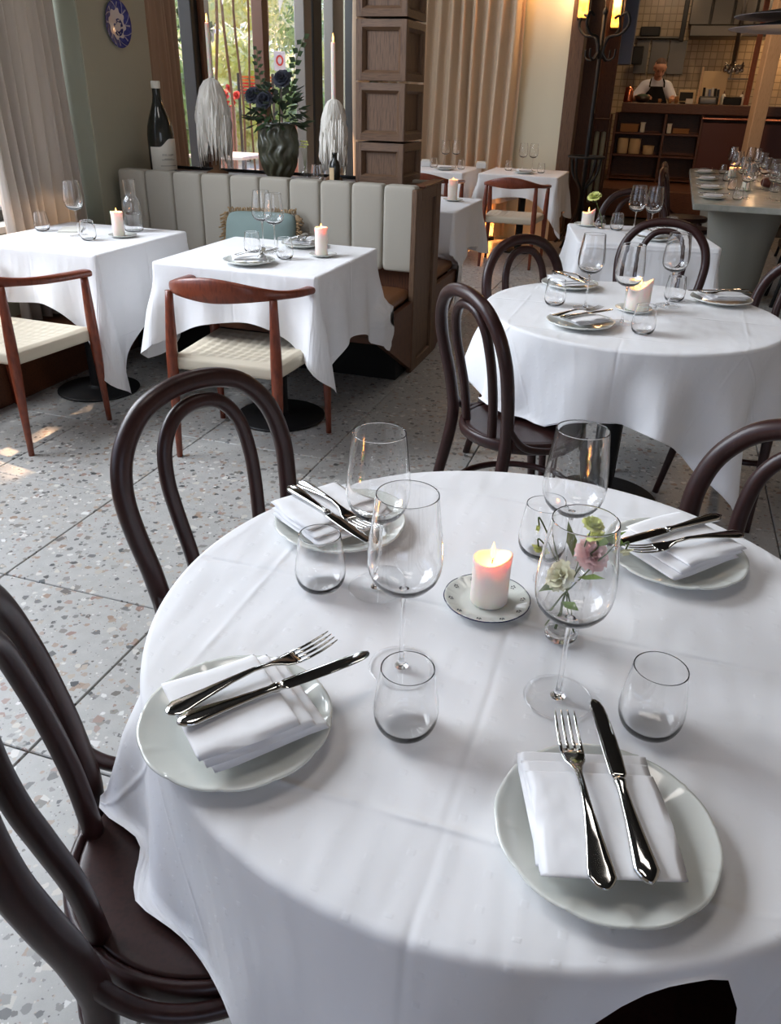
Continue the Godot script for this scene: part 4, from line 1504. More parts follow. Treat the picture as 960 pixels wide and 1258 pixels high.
func make_near_table() -> void:
	var c := Vector3(-0.105, 0, -0.92)
	var t := thing("round_table", "large round table in front, under the nearest white cloth", "table", c)
	pedestal(t, 0.508, 0.508, true, 0.175)
	var turn := 0.0
	var drop := func(p: Vector2, a: float) -> float:
		var full := 0.75 / maxf(absf(cos(a - turn)), absf(sin(a - turn))) - 0.512
		full = minf(full, 0.44)
		var d := rad_to_deg(wrapf(a - deg_to_rad(61.0), -PI, PI))
		full *= 1.0 - 0.95 * exp(-pow(absf(d) / (16.0 if d > 0.0 else 8.5), 3.0 if d > 0.0 else 4.0))
		return full
	var flare := func(p: Vector2, a: float, s: float) -> float:
		var cs := corner_share(a, turn)
		var f := 0.012 + 0.02 * cs + 0.010 * sin(a * 13.0 + 0.6) + 0.008 * sin(a * 7.0 + 2.0)
		# the flap over the near left chair: a sharp fold at its front, drawn in beside it
		var d := rad_to_deg(wrapf(a - deg_to_rad(134.0), -PI, PI))
		f += 0.012 * exp(-d * d / 25.0) - 0.02 * exp(-pow((d - 10.0) / 5.0, 2.0)) + 0.075 * exp(-pow((d - 20.0) / 6.0, 2.0)) - 0.02 * exp(-pow((d + 16.0) / 8.0, 2.0))
		var n := rad_to_deg(wrapf(a - deg_to_rad(61.0), -PI, PI))
		f *= 1.0 - exp(-pow(n / (15.0 if n > 0.0 else 9.5), 4.0))
		return f * s
	var limit := rests_on(c, [Vector2(-0.44, -0.648), Vector2(-0.585, -1.185), Vector2(0.24, -1.215), Vector2(0.16, -0.52)])
	solo("tablecloth", "white cloth with woven dots on the nearest round table", "tablecloth", cloth_mesh(outline_round(0.508), turn, drop, flare, limit), Vector3(c.x, TOP, c.z), 0.0, "white tablecloths")

	bentwood_chair("dark bentwood chair tucked under the near table's left front, seat half covered by the cloth", Vector3(-0.44, 0, -0.648), 2.25, "dark bentwood chairs")
	bentwood_chair("dark bentwood chair behind the near table, its hoop before the cord armchair", Vector3(-0.585, 0, -1.185), 1.2, "dark bentwood chairs")
	bentwood_chair("dark bentwood chair at the right back of the near table", Vector3(0.24, 0, -1.215), -0.45, "dark bentwood chairs")
	bentwood_chair("dark bentwood chair under the near table's front edge, only its seat in view", Vector3(0.16, 0, -0.52), PI + 0.25, "dark bentwood chairs")

	lay("scalloped white plate at the front right of the near table", "front right plate of the near table", Vector2(0.049, -0.583), Vector2(0.040, -0.586), 0.29, Vector2(0.093, -0.503), Vector2(0.020, -0.742), Vector2(0.056, -0.483), Vector2(-0.012, -0.708), "near table")
	lay("scalloped white plate at the front left of the near table", "front left plate of the near table", Vector2(-0.367, -0.597), Vector2(-0.360, -0.600), -0.72, Vector2(-0.404, -0.530), Vector2(-0.247, -0.717), Vector2(-0.425, -0.542), Vector2(-0.299, -0.727), "near table", Vector3(0.145, 0.135, 0.027))
	lay("scalloped white plate at the back right of the near table", "back right plate of the near table", Vector2(0.112, -1.171), Vector2(0.112, -1.178), 2.40, Vector2(0.181, -1.275), Vector2(0.010, -1.102), Vector2(0.205, -1.220), Vector2(0.045, -1.100), "near table", Vector3(0.145, 0.145, 0.019))
	lay("scalloped white plate at the back left of the near table, behind the wine glasses", "back left plate of the near table", Vector2(-0.43, -1.081), Vector2(-0.45, -1.075), -2.16, Vector2(-0.540, -1.115), Vector2(-0.339, -0.980), Vector2(-0.528, -1.140), Vector2(-0.358, -1.020), "near table", Vector3(0.145, 0.14, 0.019))

	for a in [[-0.222, -0.768, "empty wine glass left of the candle saucer on the near table, before the others"], [-0.312, -0.930, "empty wine glass over the back left plate of the near table"], [-0.022, -0.778, "empty wine glass in front of the flower vase on the near table"], [-0.053, -1.045, "empty wine glass behind the flower vase on the near table"]]:
		wine_glass(a[2], Vector3(a[0], TOP + 0.0015, a[1]), "wine glasses on the near table")
	for a in [[-0.392, -0.906, "empty tumbler before the back left plate of the near table"], [-0.184, -0.664, "empty tumbler between the two front plates of the near table"], [0.086, -0.762, "empty tumbler above the knife tip of the front right plate"], [-0.096, -1.120, "empty tumbler behind the flower vase on the near table"]]:
		tumbler(a[2], Vector3(a[0], TOP + 0.0015, a[1]), "tumblers on the near table")
	saucer("scalloped saucer with blue rim and tiny sprigs under the near table's candle", Vector3(-0.148, TOP + 0.0015, -0.948), 0.0625, "candle saucers", true)
	candle("lit white pillar candle on the blue-rimmed saucer, nearest of all", Vector3(-0.146, TOP + 0.0062, -0.951), 0.0272, 0.074, "lit candles", 0.28)
	flower_vase()


func flower_vase() -> void:
	var at := Vector3(-0.035, TOP + 0.0015, -0.905)
	var t := thing("flower_vase", "small clear glass vase of lisianthus flowers on the near table", "vase", at)
	var s := new_st()
	lathe(s, [Vector2(0.021, 0.0), Vector2(0.0235, 0.003), Vector2(0.024, 0.012), Vector2(0.0235, 0.060), Vector2(0.019, 0.072), Vector2(0.0165, 0.080), Vector2(0.0165, 0.094), Vector2(0.019, 0.100), Vector2(0.0205, 0.1015)], 32)
	part(t, "glass_body", fin(s, M.glass))
	s = new_st()
	lathe(s, [Vector2(0, 0.0008), Vector2(0.020, 0.0006), Vector2(0.0225, 0.004), Vector2(0.0225, 0.007), Vector2(0.015, 0.0085), Vector2(0, 0.0075)], 28)
	part(t, "bottom", fin(s, M.solid_glass))
	s = new_st()
	var ring := []
	for j in 32: ring.append(Vector3(cos(TAU * j / 32) * 0.0205, 0.1015, sin(TAU * j / 32) * 0.0205))
	tube(s, ring, 0.0012, 6, true)
	part(t, "lip", fin(s, M.solid_glass))
	# stems cross in the vase; blooms: two pale ones, a pink one, a greenish one on top, buds that hang
	rng.seed = 21
	var blooms := [
		[Vector3(-0.016, 0.108, 0.022), 0.026, "petal_cream", Vector3(-0.5, 0.5, 0.6)],
		[Vector3(0.026, 0.138, -0.004), 0.027, "petal_pink", Vector3(0.25, 0.8, 0.5)],
		[Vector3(0.020, 0.180, -0.006), 0.017, "petal_green", Vector3(0.2, 1, 0.1)],
		[Vector3(0.024, 0.164, -0.006), 0.015, "petal_green", Vector3(-0.3, 0.9, 0.1)],
		[Vector3(-0.046, 0.132, 0.004), 0.011, "petal_green", Vector3(-0.4, -0.9, 0.2)],
		[Vector3(-0.050, 0.158, -0.006), 0.008, "petal_green", Vector3(-0.9, 0.1, 0.1)],
		[Vector3(0.064, 0.150, 0.004), 0.012, "petal_cream", Vector3(0.3, -0.8, 0.3)]]
	for a in blooms:
		s = new_st()
		var p: Vector3 = a[0]
		var d: Vector3 = a[3]
		blossom(s, p - d.normalized() * a[1] * 0.4, a[1], d, 3 if a[1] > 0.015 else 2, 6 if a[1] > 0.015 else 4)
		var b := part(t, "bloom", fin(s, M[a[2]]))
		s = new_st()
		var foot := Vector3(-p.x * 0.35, 0.012, -p.z * 0.35)
		var neck := Vector3(p.x * 0.2, 0.095, p.z * 0.2)
		var bend := p + (Vector3(0, 0.016, 0) if d.y < 0.2 else -d.normalized() * 0.02)
		tube(s, catmull([foot, neck, neck.lerp(bend, 0.6) + Vector3(0, 0.006, 0), bend, p - d.normalized() * a[1] * 0.3], 5), 0.0011, 6)
		part(b, "stem", fin(s, M.stem))
	s = new_st()
	for a in [[Vector3(0.01, 0.105, 0.01), Vector3(0.7, 0.5, 0.5), 0.05], [Vector3(-0.01, 0.09, 0.012), Vector3(-0.6, 0.1, 0.8), 0.045], [Vector3(0.02, 0.14, -0.01), Vector3(0.9, 0.7, -0.2), 0.05], [Vector3(0.0, 0.12, -0.012), Vector3(-0.3, 0.9, -0.5), 0.05], [Vector3(-0.004, 0.055, 0.012), Vector3(0.6, 0.3, 0.6), 0.035], [Vector3(0.036, 0.165, -0.008), Vector3(0.8, -0.1, 0.4), 0.03]]:
		leaf(s, a[0], a[1], Vector3(0.2, 1, 0.3), a[2], 0.017)
	part(t, "leaves", fin(s, M.leaf_fresh))


func make_second_table() -> void:
	var c := Vector3(-0.045, 0, -2.895)
	var t := thing("round_table", "second round table, behind the near one on the right", "table", c)
	pedestal(t, 0.515, 0.515, true, 0.22)
	var turn := 0.02
	var drop := func(p: Vector2, a: float) -> float:
		return minf(0.75 / maxf(absf(cos(a - turn)), absf(sin(a - turn))) - 0.512, 0.53)
	var flare := func(p: Vector2, a: float, s: float) -> float:
		var cs := corner_share(a, turn)
		var w := rad_to_deg(wrapf(fposmod(a - turn, PI / 2) - PI / 4, -PI, PI))
		return s * (0.014 + 0.085 * exp(-w * w / 60.0) - 0.035 * exp(-pow((absf(w) - 15.0) / 5.0, 2.0)) + 0.03 * exp(-pow((absf(w) - 29.0) / 6.0, 2.0)) + 0.020 * sin(a * 15.0 + 1.2) + 0.010 * sin(a * 7.0))
	solo("tablecloth", "white cloth with hanging corners on the second round table", "tablecloth", cloth_mesh(outline_round(0.515), turn, drop, flare, rests_on(c, [Vector2(-0.319, -2.443), Vector2(-0.32, -3.155), Vector2(0.01, -3.885), Vector2(0.45, -3.11)])), Vector3(c.x, TOP, c.z), 0.0, "white tablecloths")
	bentwood_chair("dark bentwood chair at the left of the second round table, side on", Vector3(-0.319, 0, -2.443), 2.3, "dark bentwood chairs")
	bentwood_chair("dark bentwood chair at the left back of the second round table", Vector3(-0.32, 0, -3.155), 0.9, "dark bentwood chairs")
	bentwood_chair("dark bentwood chair between the second round table and the small square table", Vector3(0.01, 0, -3.885), -0.12, "dark bentwood chairs")
	bentwood_chair("dark bentwood chair right of the second round table, only its hoop in view", Vector3(0.45, 0, -3.11), -0.6, "dark bentwood chairs")
	var g := "second table"
	for a in [["front left", Vector2(-0.193, -2.613), -0.75, 1.0], ["back left", Vector2(-0.298, -3.199), -2.5, 1.0], ["back right", Vector2(0.262, -3.17), 1.95, 1.0]]:
		var d := Vector2(-sin(a[2]), -cos(a[2]))
		var sd := Vector2(-d.y, d.x)
		var p: Vector2 = a[1]
		lay("scalloped white plate at the %s of the second round table" % a[0], "%s plate of the second round table" % a[0], p, p, a[2], p + sd * 0.02 - d * 0.11, p + sd * 0.005 + d * 0.13, p - sd * 0.015 - d * 0.11, p - sd * 0.03 + d * 0.11, g)
	for a in [[-0.203, -2.869, "left"], [-0.066, -2.711, "middle"], [0.075, -3.033, "right"]]:
		wine_glass("empty wine glass, %s one of three on the second round table" % a[2], Vector3(a[0], TOP + 0.0015, a[1]), "wine glasses on the second table")
	for a in [[-0.312, -2.873, "left of the wine glasses on"], [0.004, -2.60, "before the candle on"], [0.095, -3.125, "behind the right wine glass on"]]:
		tumbler("empty tumbler %s the second round table" % a[2], Vector3(a[0], TOP + 0.0015, a[1]), "tumblers on the second table")
	saucer("plain white saucer under the thick candle of the second round table", Vector3(-0.035, TOP + 0.0015, -2.90), 0.068, "candle saucers")
	candle("thick lit candle with a slanting rim on the second round table", Vector3(-0.028, TOP + 0.0062, -2.915), 0.041, 0.088, "lit candles", 0.55)


func square_cloth(label: String, c: Vector3, hx: float, hz: float, turn: float, d: Array, tips: Array, bow := 1.0, limit = null) -> void:
	# d: hanging length in front (+z), right (+x), back, left; tips: extra length at the corners fr, br, bl, fl
	var cs := [Vector2(hx, hz), Vector2(hx, -hz), Vector2(-hx, -hz), Vector2(-hx, hz)]
	var drop := func(p: Vector2, a: float) -> float:
		var wz := clampf((absf(p.y) - hz + 0.02) / 0.02, 0.0, 1.0)
		var wx := clampf((absf(p.x) - hx + 0.02) / 0.02, 0.0, 1.0)
		var w := wz / maxf(wz + wx, 0.001)
		var f: float = lerpf(d[1] if p.x > 0 else d[3], d[0] if p.y > 0 else d[2], w)
		for k in 4:
			var q: float = (p - cs[k]).length()
			f += tips[k] * exp(-pow(q / 0.14, 1.5))
		return f + 0.012 * sin(p.x * 11.0 + p.y * 9.0) * bow
	var flare := func(p: Vector2, a: float, s: float) -> float:
		var f := 0.012 + 0.010 * sin(p.x * 13.0 + p.y * 15.0) * bow
		for k in 4:
			var q: float = (p - cs[k]).length()
			f += 0.075 * exp(-pow(q / 0.05, 2.0)) - 0.022 * exp(-pow((q - 0.13) / 0.05, 2.0)) + 0.015 * exp(-pow((q - 0.26) / 0.06, 2.0))
		return f * s
	solo("tablecloth", label, "tablecloth", cloth_mesh(outline_square(hx, hz), 0.0, drop, flare, limit), Vector3(c.x, TOP, c.z), turn, "white tablecloths")


func beside_seat(c: Vector3, z0: float, z1: float) -> Callable:
	# keeps a hanging cloth on the banquette seat between z0 and z1, or outside its wooden end
	return func(q: Vector3) -> Vector3:
		var w := q + c
		if w.z > z0 and w.z < z1 and w.x < -1.20 and q.y < 0.470 - TOP:
			if w.x > -1.34: return Vector3(-1.197 - c.x, q.y, q.z)
			return Vector3(q.x, 0.470 - TOP, q.z)
		return q


func make_square_tables() -> void:
	# the table in front of the banquette
	var t := thing("square_table", "square table before the banquette with one candle on its cloth", "table", Vector3(-1.60, 0, -3.25))
	pedestal(t, 0.375, 0.365, false, 0.215, Vector2(-0.05, -0.075))
	square_cloth("white cloth with pointed corner flap on the square table before the banquette", Vector3(-1.65, 0, -3.325), 0.385, 0.375, 0.0, [0.225, 0.35, 0.25, 0.33], [0.15, 0.16, 0.1, 0.15], 1.0, beside_seat(Vector3(-1.65, 0, -3.325), -4.3, -3.595))
	armchair("teak armchair with woven cord seat before the banquette table", Vector3(-1.568, 0, -2.90), PI + 0.03, "teak armchairs with cord seats")
	var p := Vector2(-1.636, -3.085)
	lay("white plate at the front of the banquette's square table", "front plate of the banquette's square table", p, p, 0.5, p + Vector2(0.085, 0.06), p + Vector2(0.00, -0.145), p + Vector2(-0.02, 0.09), p + Vector2(0.09, -0.10), "square table")
	p = Vector2(-1.60, -3.575)
	lay("white plate at the banquette side of the square table", "banquette side plate of the square table", p, p, PI, p + Vector2(-0.03, -0.1), p + Vector2(-0.01, 0.13), p + Vector2(0.03, -0.1), p + Vector2(0.02, 0.11), "square table")
	wine_glass("left empty wine glass on the banquette's square table", Vector3(-1.750, TOP + 0.0015, -3.45), "wine glasses on the square table")
	wine_glass("right empty wine glass on the banquette's square table", Vector3(-1.655, TOP + 0.0015, -3.38), "wine glasses on the square table")
	tumbler("empty tumbler before the wine glasses on the banquette's square table", Vector3(-1.745, TOP + 0.0015, -3.33), "tumblers on the square table")
	tumbler("empty tumbler right of the front plate on the banquette's square table", Vector3(-1.545, TOP + 0.0015, -3.25), "tumblers on the square table")
	saucer("plain saucer under the tall candle of the banquette's square table", Vector3(-1.42, TOP + 0.0015, -3.385), 0.062, "candle saucers")
	candle("tall lit candle on the banquette's square table", Vector3(-1.43, TOP + 0.0062, -3.39), 0.028, 0.118, "lit candles", 0.06)

	# the table in the window corner
	t = thing("square_table", "square table in the left window corner with a water carafe", "table", Vector3(-2.64, 0, -3.25))
	pedestal(t, 0.352, 0.37, false, 0.205, Vector2(-0.045, -0.10))
	square_cloth("white cloth with one long hanging corner on the window corner table", Vector3(-2.685, 0, -3.35), 0.362, 0.38, 0.0, [0.245, 0.36, 0.25, 0.22], [0.30, 0.12, 0.0, 0.0], 1.0, beside_seat(Vector3(-2.685, 0, -3.35), -4.3, -3.595))
	armchair("teak armchair with woven cord seat at the window corner table", Vector3(-2.61, 0, -2.68), PI - 0.03, "teak armchairs with cord seats")
	saucer("plain saucer under the candle beside the water carafe", Vector3(-2.50, TOP + 0.0015, -3.425), 0.068, "candle saucers")
	candle("lit white candle beside the water carafe at the window corner", Vector3(-2.518, TOP + 0.0062, -3.42), 0.028, 0.112, "lit candles", 0.12)
	t = thing("water_carafe", "clear glass carafe half full of water on the window corner table", "carafe", Vector3(-2.555, TOP + 0.0015, -3.60))
	var s := new_st()
	lathe(s, shell([Vector2(0, 0.0008), Vector2(0.040, 0.001), Vector2(0.0455, 0.004), Vector2(0.047, 0.015), Vector2(0.047, 0.10), Vector2(0.046, 0.135), Vector2(0.041, 0.152), Vector2(0.032, 0.163), Vector2(0.0285, 0.172), Vector2(0.029, 0.19), Vector2(0.032, 0.245)], 0.0016, 0.003), 36)
	part(t, "glass_body", fin(s, M.solid_glass))
	s = new_st()
	lathe(s, [Vector2(0.0446, 0.083), Vector2(0.0435, 0.0822), Vector2(0, 0.082)], 32)
	part(t, "water", fin(s, M.glass))
	wine_glass("empty wine glass on the window corner table", Vector3(-2.70, TOP + 0.0015, -3.35), "wine glasses on the window corner table")
	tumbler("empty tumbler beside the candle on the window corner table", Vector3(-2.585, TOP + 0.0015, -3.275), "tumblers on the window corner table")
	tumbler("empty tumbler nearest the curtain on the window corner table", Vector3(-2.955, TOP + 0.0015, -3.40), "tumblers on the window corner table")
	t = thing("folded_menu", "pale folded menu card on the window corner table", "menu", Vector3(-2.845, TOP + 0.0015, -3.47), 0.5)
	part(t, "cover", box_mesh(Vector3(0.10, 0.004, 0.15), M.paper, 0.001, Vector3(0, 0.002, 0)))
	part(t, "leaf", box_mesh(Vector3(0.098, 0.003, 0.148), M.paper, 0.001, Vector3(0.002, 0.0062, -0.001)))


func far_setting(tbl: String, p: Vector2, glasses: Array, tumblers: Array, turn := 0.0) -> void:
	solo("dinner_plate", "white plate on the " + tbl, "plate", plate_mesh(0.11), Vector3(p.x, TOP + 0.0015, p.y), turn, "plates on the far tables")
	napkin("white napkin on the plate of the " + tbl, Vector3(p.x, TOP + 0.0225, p.y), turn + 0.3, "napkins on the far tables")
	for k in glasses.size(): wine_glass("%s empty wine glass on the %s" % [["left", "right"][k], tbl], Vector3(glasses[k].x, TOP + 0.0015, glasses[k].y), "wine glasses on the far tables")
	for k in tumblers.size(): tumbler("%s empty tumbler on the %s" % [["left", "right"][k], tbl], Vector3(tumblers[k].x, TOP + 0.0015, tumblers[k].y), "tumblers on the far tables")


func make_back_tables() -> void:
	var t := thing("square_table", "square table against the back wall beside the warm curtain, right one", "table", Vector3(-1.36, 0, -8.42))
	pedestal(t, 0.375, 0.41, false, 0.21, Vector2(0, -0.03))
	square_cloth("white cloth on the right table at the back wall", Vector3(-1.36, 0, -8.45), 0.385, 0.42, 0.0, [0.20, 0.36, 0.3, 0.3], [0.22, 0.12, 0.1, 0.10], 0.4)
	t = thing("square_table", "square table against the back wall, half hidden by the pillar", "table", Vector3(-2.26, 0, -8.35))
	pedestal(t, 0.375, 0.41, false, 0.21, Vector2(0, -0.03))
	square_cloth("white cloth on the table at the back wall beside the pillar", Vector3(-2.26, 0, -8.38), 0.385, 0.42, 0.0, [0.20, 0.3, 0.3, 0.3], [0.05, 0.1, 0.1, 0.1], 0.4)
	armchair("teak armchair with cord seat at the back wall, right one", Vector3(-1.31, 0, -7.66), PI, "teak armchairs with cord seats")
	armchair("teak armchair at the back wall mostly hidden behind the candle table", Vector3(-2.12, 0, -7.62), PI, "teak armchairs with cord seats")
	far_setting("right table at the back wall", Vector2(-1.34, -8.27), [Vector2(-1.42, -8.6), Vector2(-1.32, -8.62)], [Vector2(-1.54, -8.5), Vector2(-1.20, -8.42)])
	far_setting("back wall table beside the pillar", Vector2(-2.12, -8.20), [Vector2(-2.20, -8.50), Vector2(-2.10, -8.55)], [Vector2(-2.29, -8.4), Vector2(-1.99, -8.35)])
	for a in [[-1.845, -8.62, "small white card box on the back wall tables near the right setting"], [-2.40, -8.5, "small white card box on the back wall tables beside the pillar"]]:
		t = thing("card_holder", a[2], "card holder", Vector3(a[0], TOP + 0.0015, a[1]), 0.1)
		part(t, "holder", box_mesh(Vector3(0.10, 0.05, 0.06), M.white_paint, 0.004, Vector3(0, 0.025, 0)))
		part(t, "cards", box_mesh(Vector3(0.085, 0.018, 0.045), M.paper, 0.001, Vector3(0, 0.058, 0)))
	# back-to-back neighbour of the banquette table
	t = thing("square_table", "square table behind the banquette's wooden end with one candle", "table", Vector3(-1.62, 0, -5.55))
	pedestal(t, 0.375, 0.41, false, 0.21, Vector2(-0.01, 0))
	square_cloth("white cloth with a long corner on the table behind the banquette's end", Vector3(-1.63, 0, -5.55), 0.385, 0.42, 0.0, [0.24, 0.29, 0.3, 0.3], [0.36, 0.1, 0.1, 0.1], 1.0, beside_seat(Vector3(-1.63, 0, -5.55), -5.24, -4.5))
	saucer("plain saucer under the candle behind the banquette's end", Vector3(-1.41, TOP + 0.0015, -5.73), 0.07, "candle saucers")
	candle("tall lit candle on the table behind the banquette's end", Vector3(-1.415, TOP + 0.0062, -5.73), 0.033, 0.135, "lit candles", 0.05)


func make_small_table() -> void:
	var c := Vector3(-0.10, 0, -4.76)
	var t := thing("square_table", "small square table behind the second round table, with a single rose", "table", c, 0.20)
	pedestal(t, 0.35, 0.34, false, 0.21)
	square_cloth("white cloth on the small square table with the single rose", c, 0.365, 0.345, 0.20, [0.42, 0.42, 0.4, 0.4], [0.12, 0.12, 0.1, 0.1], 0.4)
	bentwood_chair("dark bentwood chair behind the small square table with the rose", Vector3(-0.14, 0, -5.28), 0.15, "dark bentwood chairs")
	far_setting("small square table with the rose", Vector2(-0.01, -4.60), [Vector2(-0.135, -4.74), Vector2(-0.048, -4.72)], [Vector2(-0.232, -4.86), Vector2(0.06, -4.86)], 0.5)
	var k := Vector2(-0.03, -4.60)
	knife("dark looking knife on the small square table's plate", Vector3(k.x, TOP + 0.04, k.y), 0.5, 0.0, "knives on the far tables")
	fork("fork on the small square table's plate", Vector3(k.x + 0.03, TOP + 0.0495, k.y), 0.35, 0.0, "forks on the far tables")
	saucer("plain saucer under the melted candle beside the single rose", Vector3(-0.405, TOP + 0.0015, -4.95), 0.075, "candle saucers")
	candle("lit candle with a ragged rim beside the single rose", Vector3(-0.405, TOP + 0.0062, -4.955), 0.036, 0.075, "lit candles", 0.5)
	t = thing("bud_vase", "round bud vase with a single pale green rose", "vase", Vector3(-0.325, TOP + 0.0015, -4.88))
	var s := new_st()
	lathe(s, [Vector2(0.014, 0.001), Vector2(0.024, 0.006), Vector2(0.031, 0.02), Vector2(0.0315, 0.032), Vector2(0.026, 0.046), Vector2(0.017, 0.054), Vector2(0.0155, 0.062), Vector2(0.019, 0.07)], 24)
	part(t, "glass_body", fin(s, M.glass))
	s = new_st()
	lathe(s, [Vector2(0, 0.002), Vector2(0.02, 0.0035), Vector2(0.028, 0.014), Vector2(0.0295, 0.026), Vector2(0.0, 0.027)], 24)
	part(t, "water", fin(s, M.water))
	s = new_st()
	var path := catmull([Vector3(0.008, 0.01, 0), Vector3(0, 0.06, 0), Vector3(-0.03, 0.12, 0), Vector3(-0.05, 0.165, 0)], 5)
	tube(s, path, 0.0022, 6)
	part(t, "stem", fin(s, M.stem))
	s = new_st()
	rng.seed = 31
	blossom(s, Vector3(-0.052, 0.160, 0), 0.044, Vector3(-0.2, 1, 0.5), 3, 6)
	part(t, "bloom", fin(s, M.petal_green))
	s = new_st()
	leaf(s, Vector3(-0.05, 0.16, 0), Vector3(-1, 0.1, 0.3), Vector3.UP, 0.035, 0.014)
	leaf(s, Vector3(-0.045, 0.155, 0), Vector3(0.8, 0.3, 0.1), Vector3.UP, 0.03, 0.012)
	part(t, "leaves", fin(s, M.leaf_fresh))


func make_marble_table() -> void:
	var t := thing("marble_table", "long grey marble table on tapered round pedestals at the right", "table", Vector3(0.70, 0, -8.3))
	part(t, "tabletop", box_mesh(Vector3(0.98, 0.045, 3.55), M.marble, 0.005, Vector3(0, TOP - 0.0225, 0)))
	for z in [1.25, -1.25]:
		var s := new_st()
		lathe(s, [Vector2(0, 0.0), Vector2(0.195, 0.0)], 40, Vector3(-0.08, 0, z))
		lathe(s, [Vector2(0.195, 0.0), Vector2(0.21, 0.12), Vector2(0.235, 0.38), Vector2(0.285, TOP - 0.05)], 40, Vector3(-0.08, 0, z))
		part(t, "pedestal", fin(s, M.concrete))
	var plate := plate_mesh(0.11, 12, 0.0)
	var names := ["nearest", "second", "third", "farthest"]
	var zs := [-6.92, -7.72, -8.62, -9.50]
	for k in 4:
		for side in [-1, 1]:
			var x: float = 0.70 + side * 0.345
			var w: String = "%s plate on the %s side of the marble table" % [names[k], "left" if side < 0 else "right"]
			solo("dinner_plate", "%s white plate on the %s side of the marble table" % [names[k], "left" if side < 0 else "right"], "plate", plate, Vector3(x, TOP + 0.001, zs[k]), 0.0, "plates on the marble table")
			napkin("white napkin on the " + w, Vector3(x, TOP + 0.022, zs[k]), PI / 2, "napkins on the marble table", 0.13, 0.13, 0.014)
			knife("knife on the " + w, Vector3(x + 0.0, TOP + 0.037, zs[k] + 0.02), -PI / 2 * side * -1.0, 0.0, "knives on the marble table")
			fork("fork on the " + w, Vector3(x + 0.0, TOP + 0.037, zs[k] - 0.03), PI / 2 * side, 0.0, "forks on the marble table")
			wine_glass("wine glass by the " + w, Vector3(0.70 + side * 0.12 + 0.02 * (k % 2), TOP + 0.001, zs[k] - 0.12), "wine glasses on the marble table")
			wine_glass("second wine glass by the " + w, Vector3(0.70 + side * 0.085, TOP + 0.001, zs[k] - 0.24), "wine glasses on the marble table")
			tumbler("tumbler by the " + w, Vector3(0.70 + side * 0.17, TOP + 0.001, zs[k] - 0.02), "tumblers on the marble table")
	for a in [[0.64, -7.75, "nearer"], [0.60, -9.15, "farther"]]:
		saucer("small saucer under the %s candle on the marble table" % a[2], Vector3(a[0], TOP + 0.001, a[1]), 0.06, "candle saucers")
		candle("%s lit candle on the marble table among glasses" % a[2], Vector3(a[0], TOP + 0.006, a[1]), 0.036, 0.085, "lit candles", 0.3)
	for a in [[0.87, -8.17, "nearer reddish brown loaf of bread on the marble table's right side"], [1.03, -8.30, "farther reddish brown loaf of bread on the marble table's right side"]]:
		t = thing("bread_loaf", a[2], "bread", Vector3(a[0], TOP + 0.001, a[1]), 0.4)
		var s := new_st()
		puff(s, Vector3(0.17, 0.085, 0.11), Vector3(0, 0.043, 0), 0.75, 0.85)
		part(t, "crust", fin(s, M.red_leather))
		for q in 3: part(t, "scored_cut", box_mesh(Vector3(0.012, 0.004, 0.06), M.kraft, 0.001, Vector3(-0.04 + 0.04 * q, 0.0845 - 0.004 * absf(q - 1), 0)), Transform3D())
	bentwood_chair("dark bentwood chair at the left side of the marble table", Vector3(0.20, 0, -7.45), 1.45, "dark bentwood chairs")
	bentwood_chair("dark bentwood chair at the left side of the marble table, farther one", Vector3(0.20, 0, -8.2), 1.50, "dark bentwood chairs")
	for k in 3:                                               # leather shell chairs on the far side
		var z: float = [-7.0, -8.1, -9.1][k]
		t = thing("leather_chair", ["tan leather shell chair at the marble table's near right side", "red-brown leather chair on the marble table's right side", "red-brown leather chair farther along the marble table's right side"][k], "chair", Vector3(1.42 if k > 0 else 1.15, 0, z), -PI / 2)
		var m: StandardMaterial3D = M.red_leather if k > 0 else M.tan_leather
		var s := new_st()
		puff(s, Vector3(0.50, 0.46, 0.09), Vector3(0, 0.70, -0.22), 0.6, 0.8, 24, 14, Basis(Vector3.RIGHT, -0.15))
		part(t, "backrest", fin(s, m))
		s = new_st()
		puff(s, Vector3(0.50, 0.09, 0.48), Vector3(0, 0.44, 0), 0.5, 0.5)
		part(t, "seat", fin(s, m))
		for q in 4:
			s = new_st()
			tube(s, [Vector3(0.22 * (q % 2 * 2 - 1), 0, 0.22 * (q / 2 * 2 - 1)), Vector3(0.18 * (q % 2 * 2 - 1), 0.41, 0.16 * (q / 2 * 2 - 1))], 0.014, 8)
			part(t, "leg", fin(s, M.black_iron))


# ---------------------------------------------------------------- on the banquette's ledge, on the pier
func text_mesh(words: String, size: float, m: Material, depth := 0.0006, serif := true) -> TextMesh:
	var f := SystemFont.new()
	f.font_names = PackedStringArray(["Droid Serif" if serif else "Droid Sans"])
	var t := TextMesh.new()
	t.font = f
	t.text = words
	t.font_size = 32
	t.pixel_size = size / 32.0
	t.depth = depth
	t.material = m
	return t


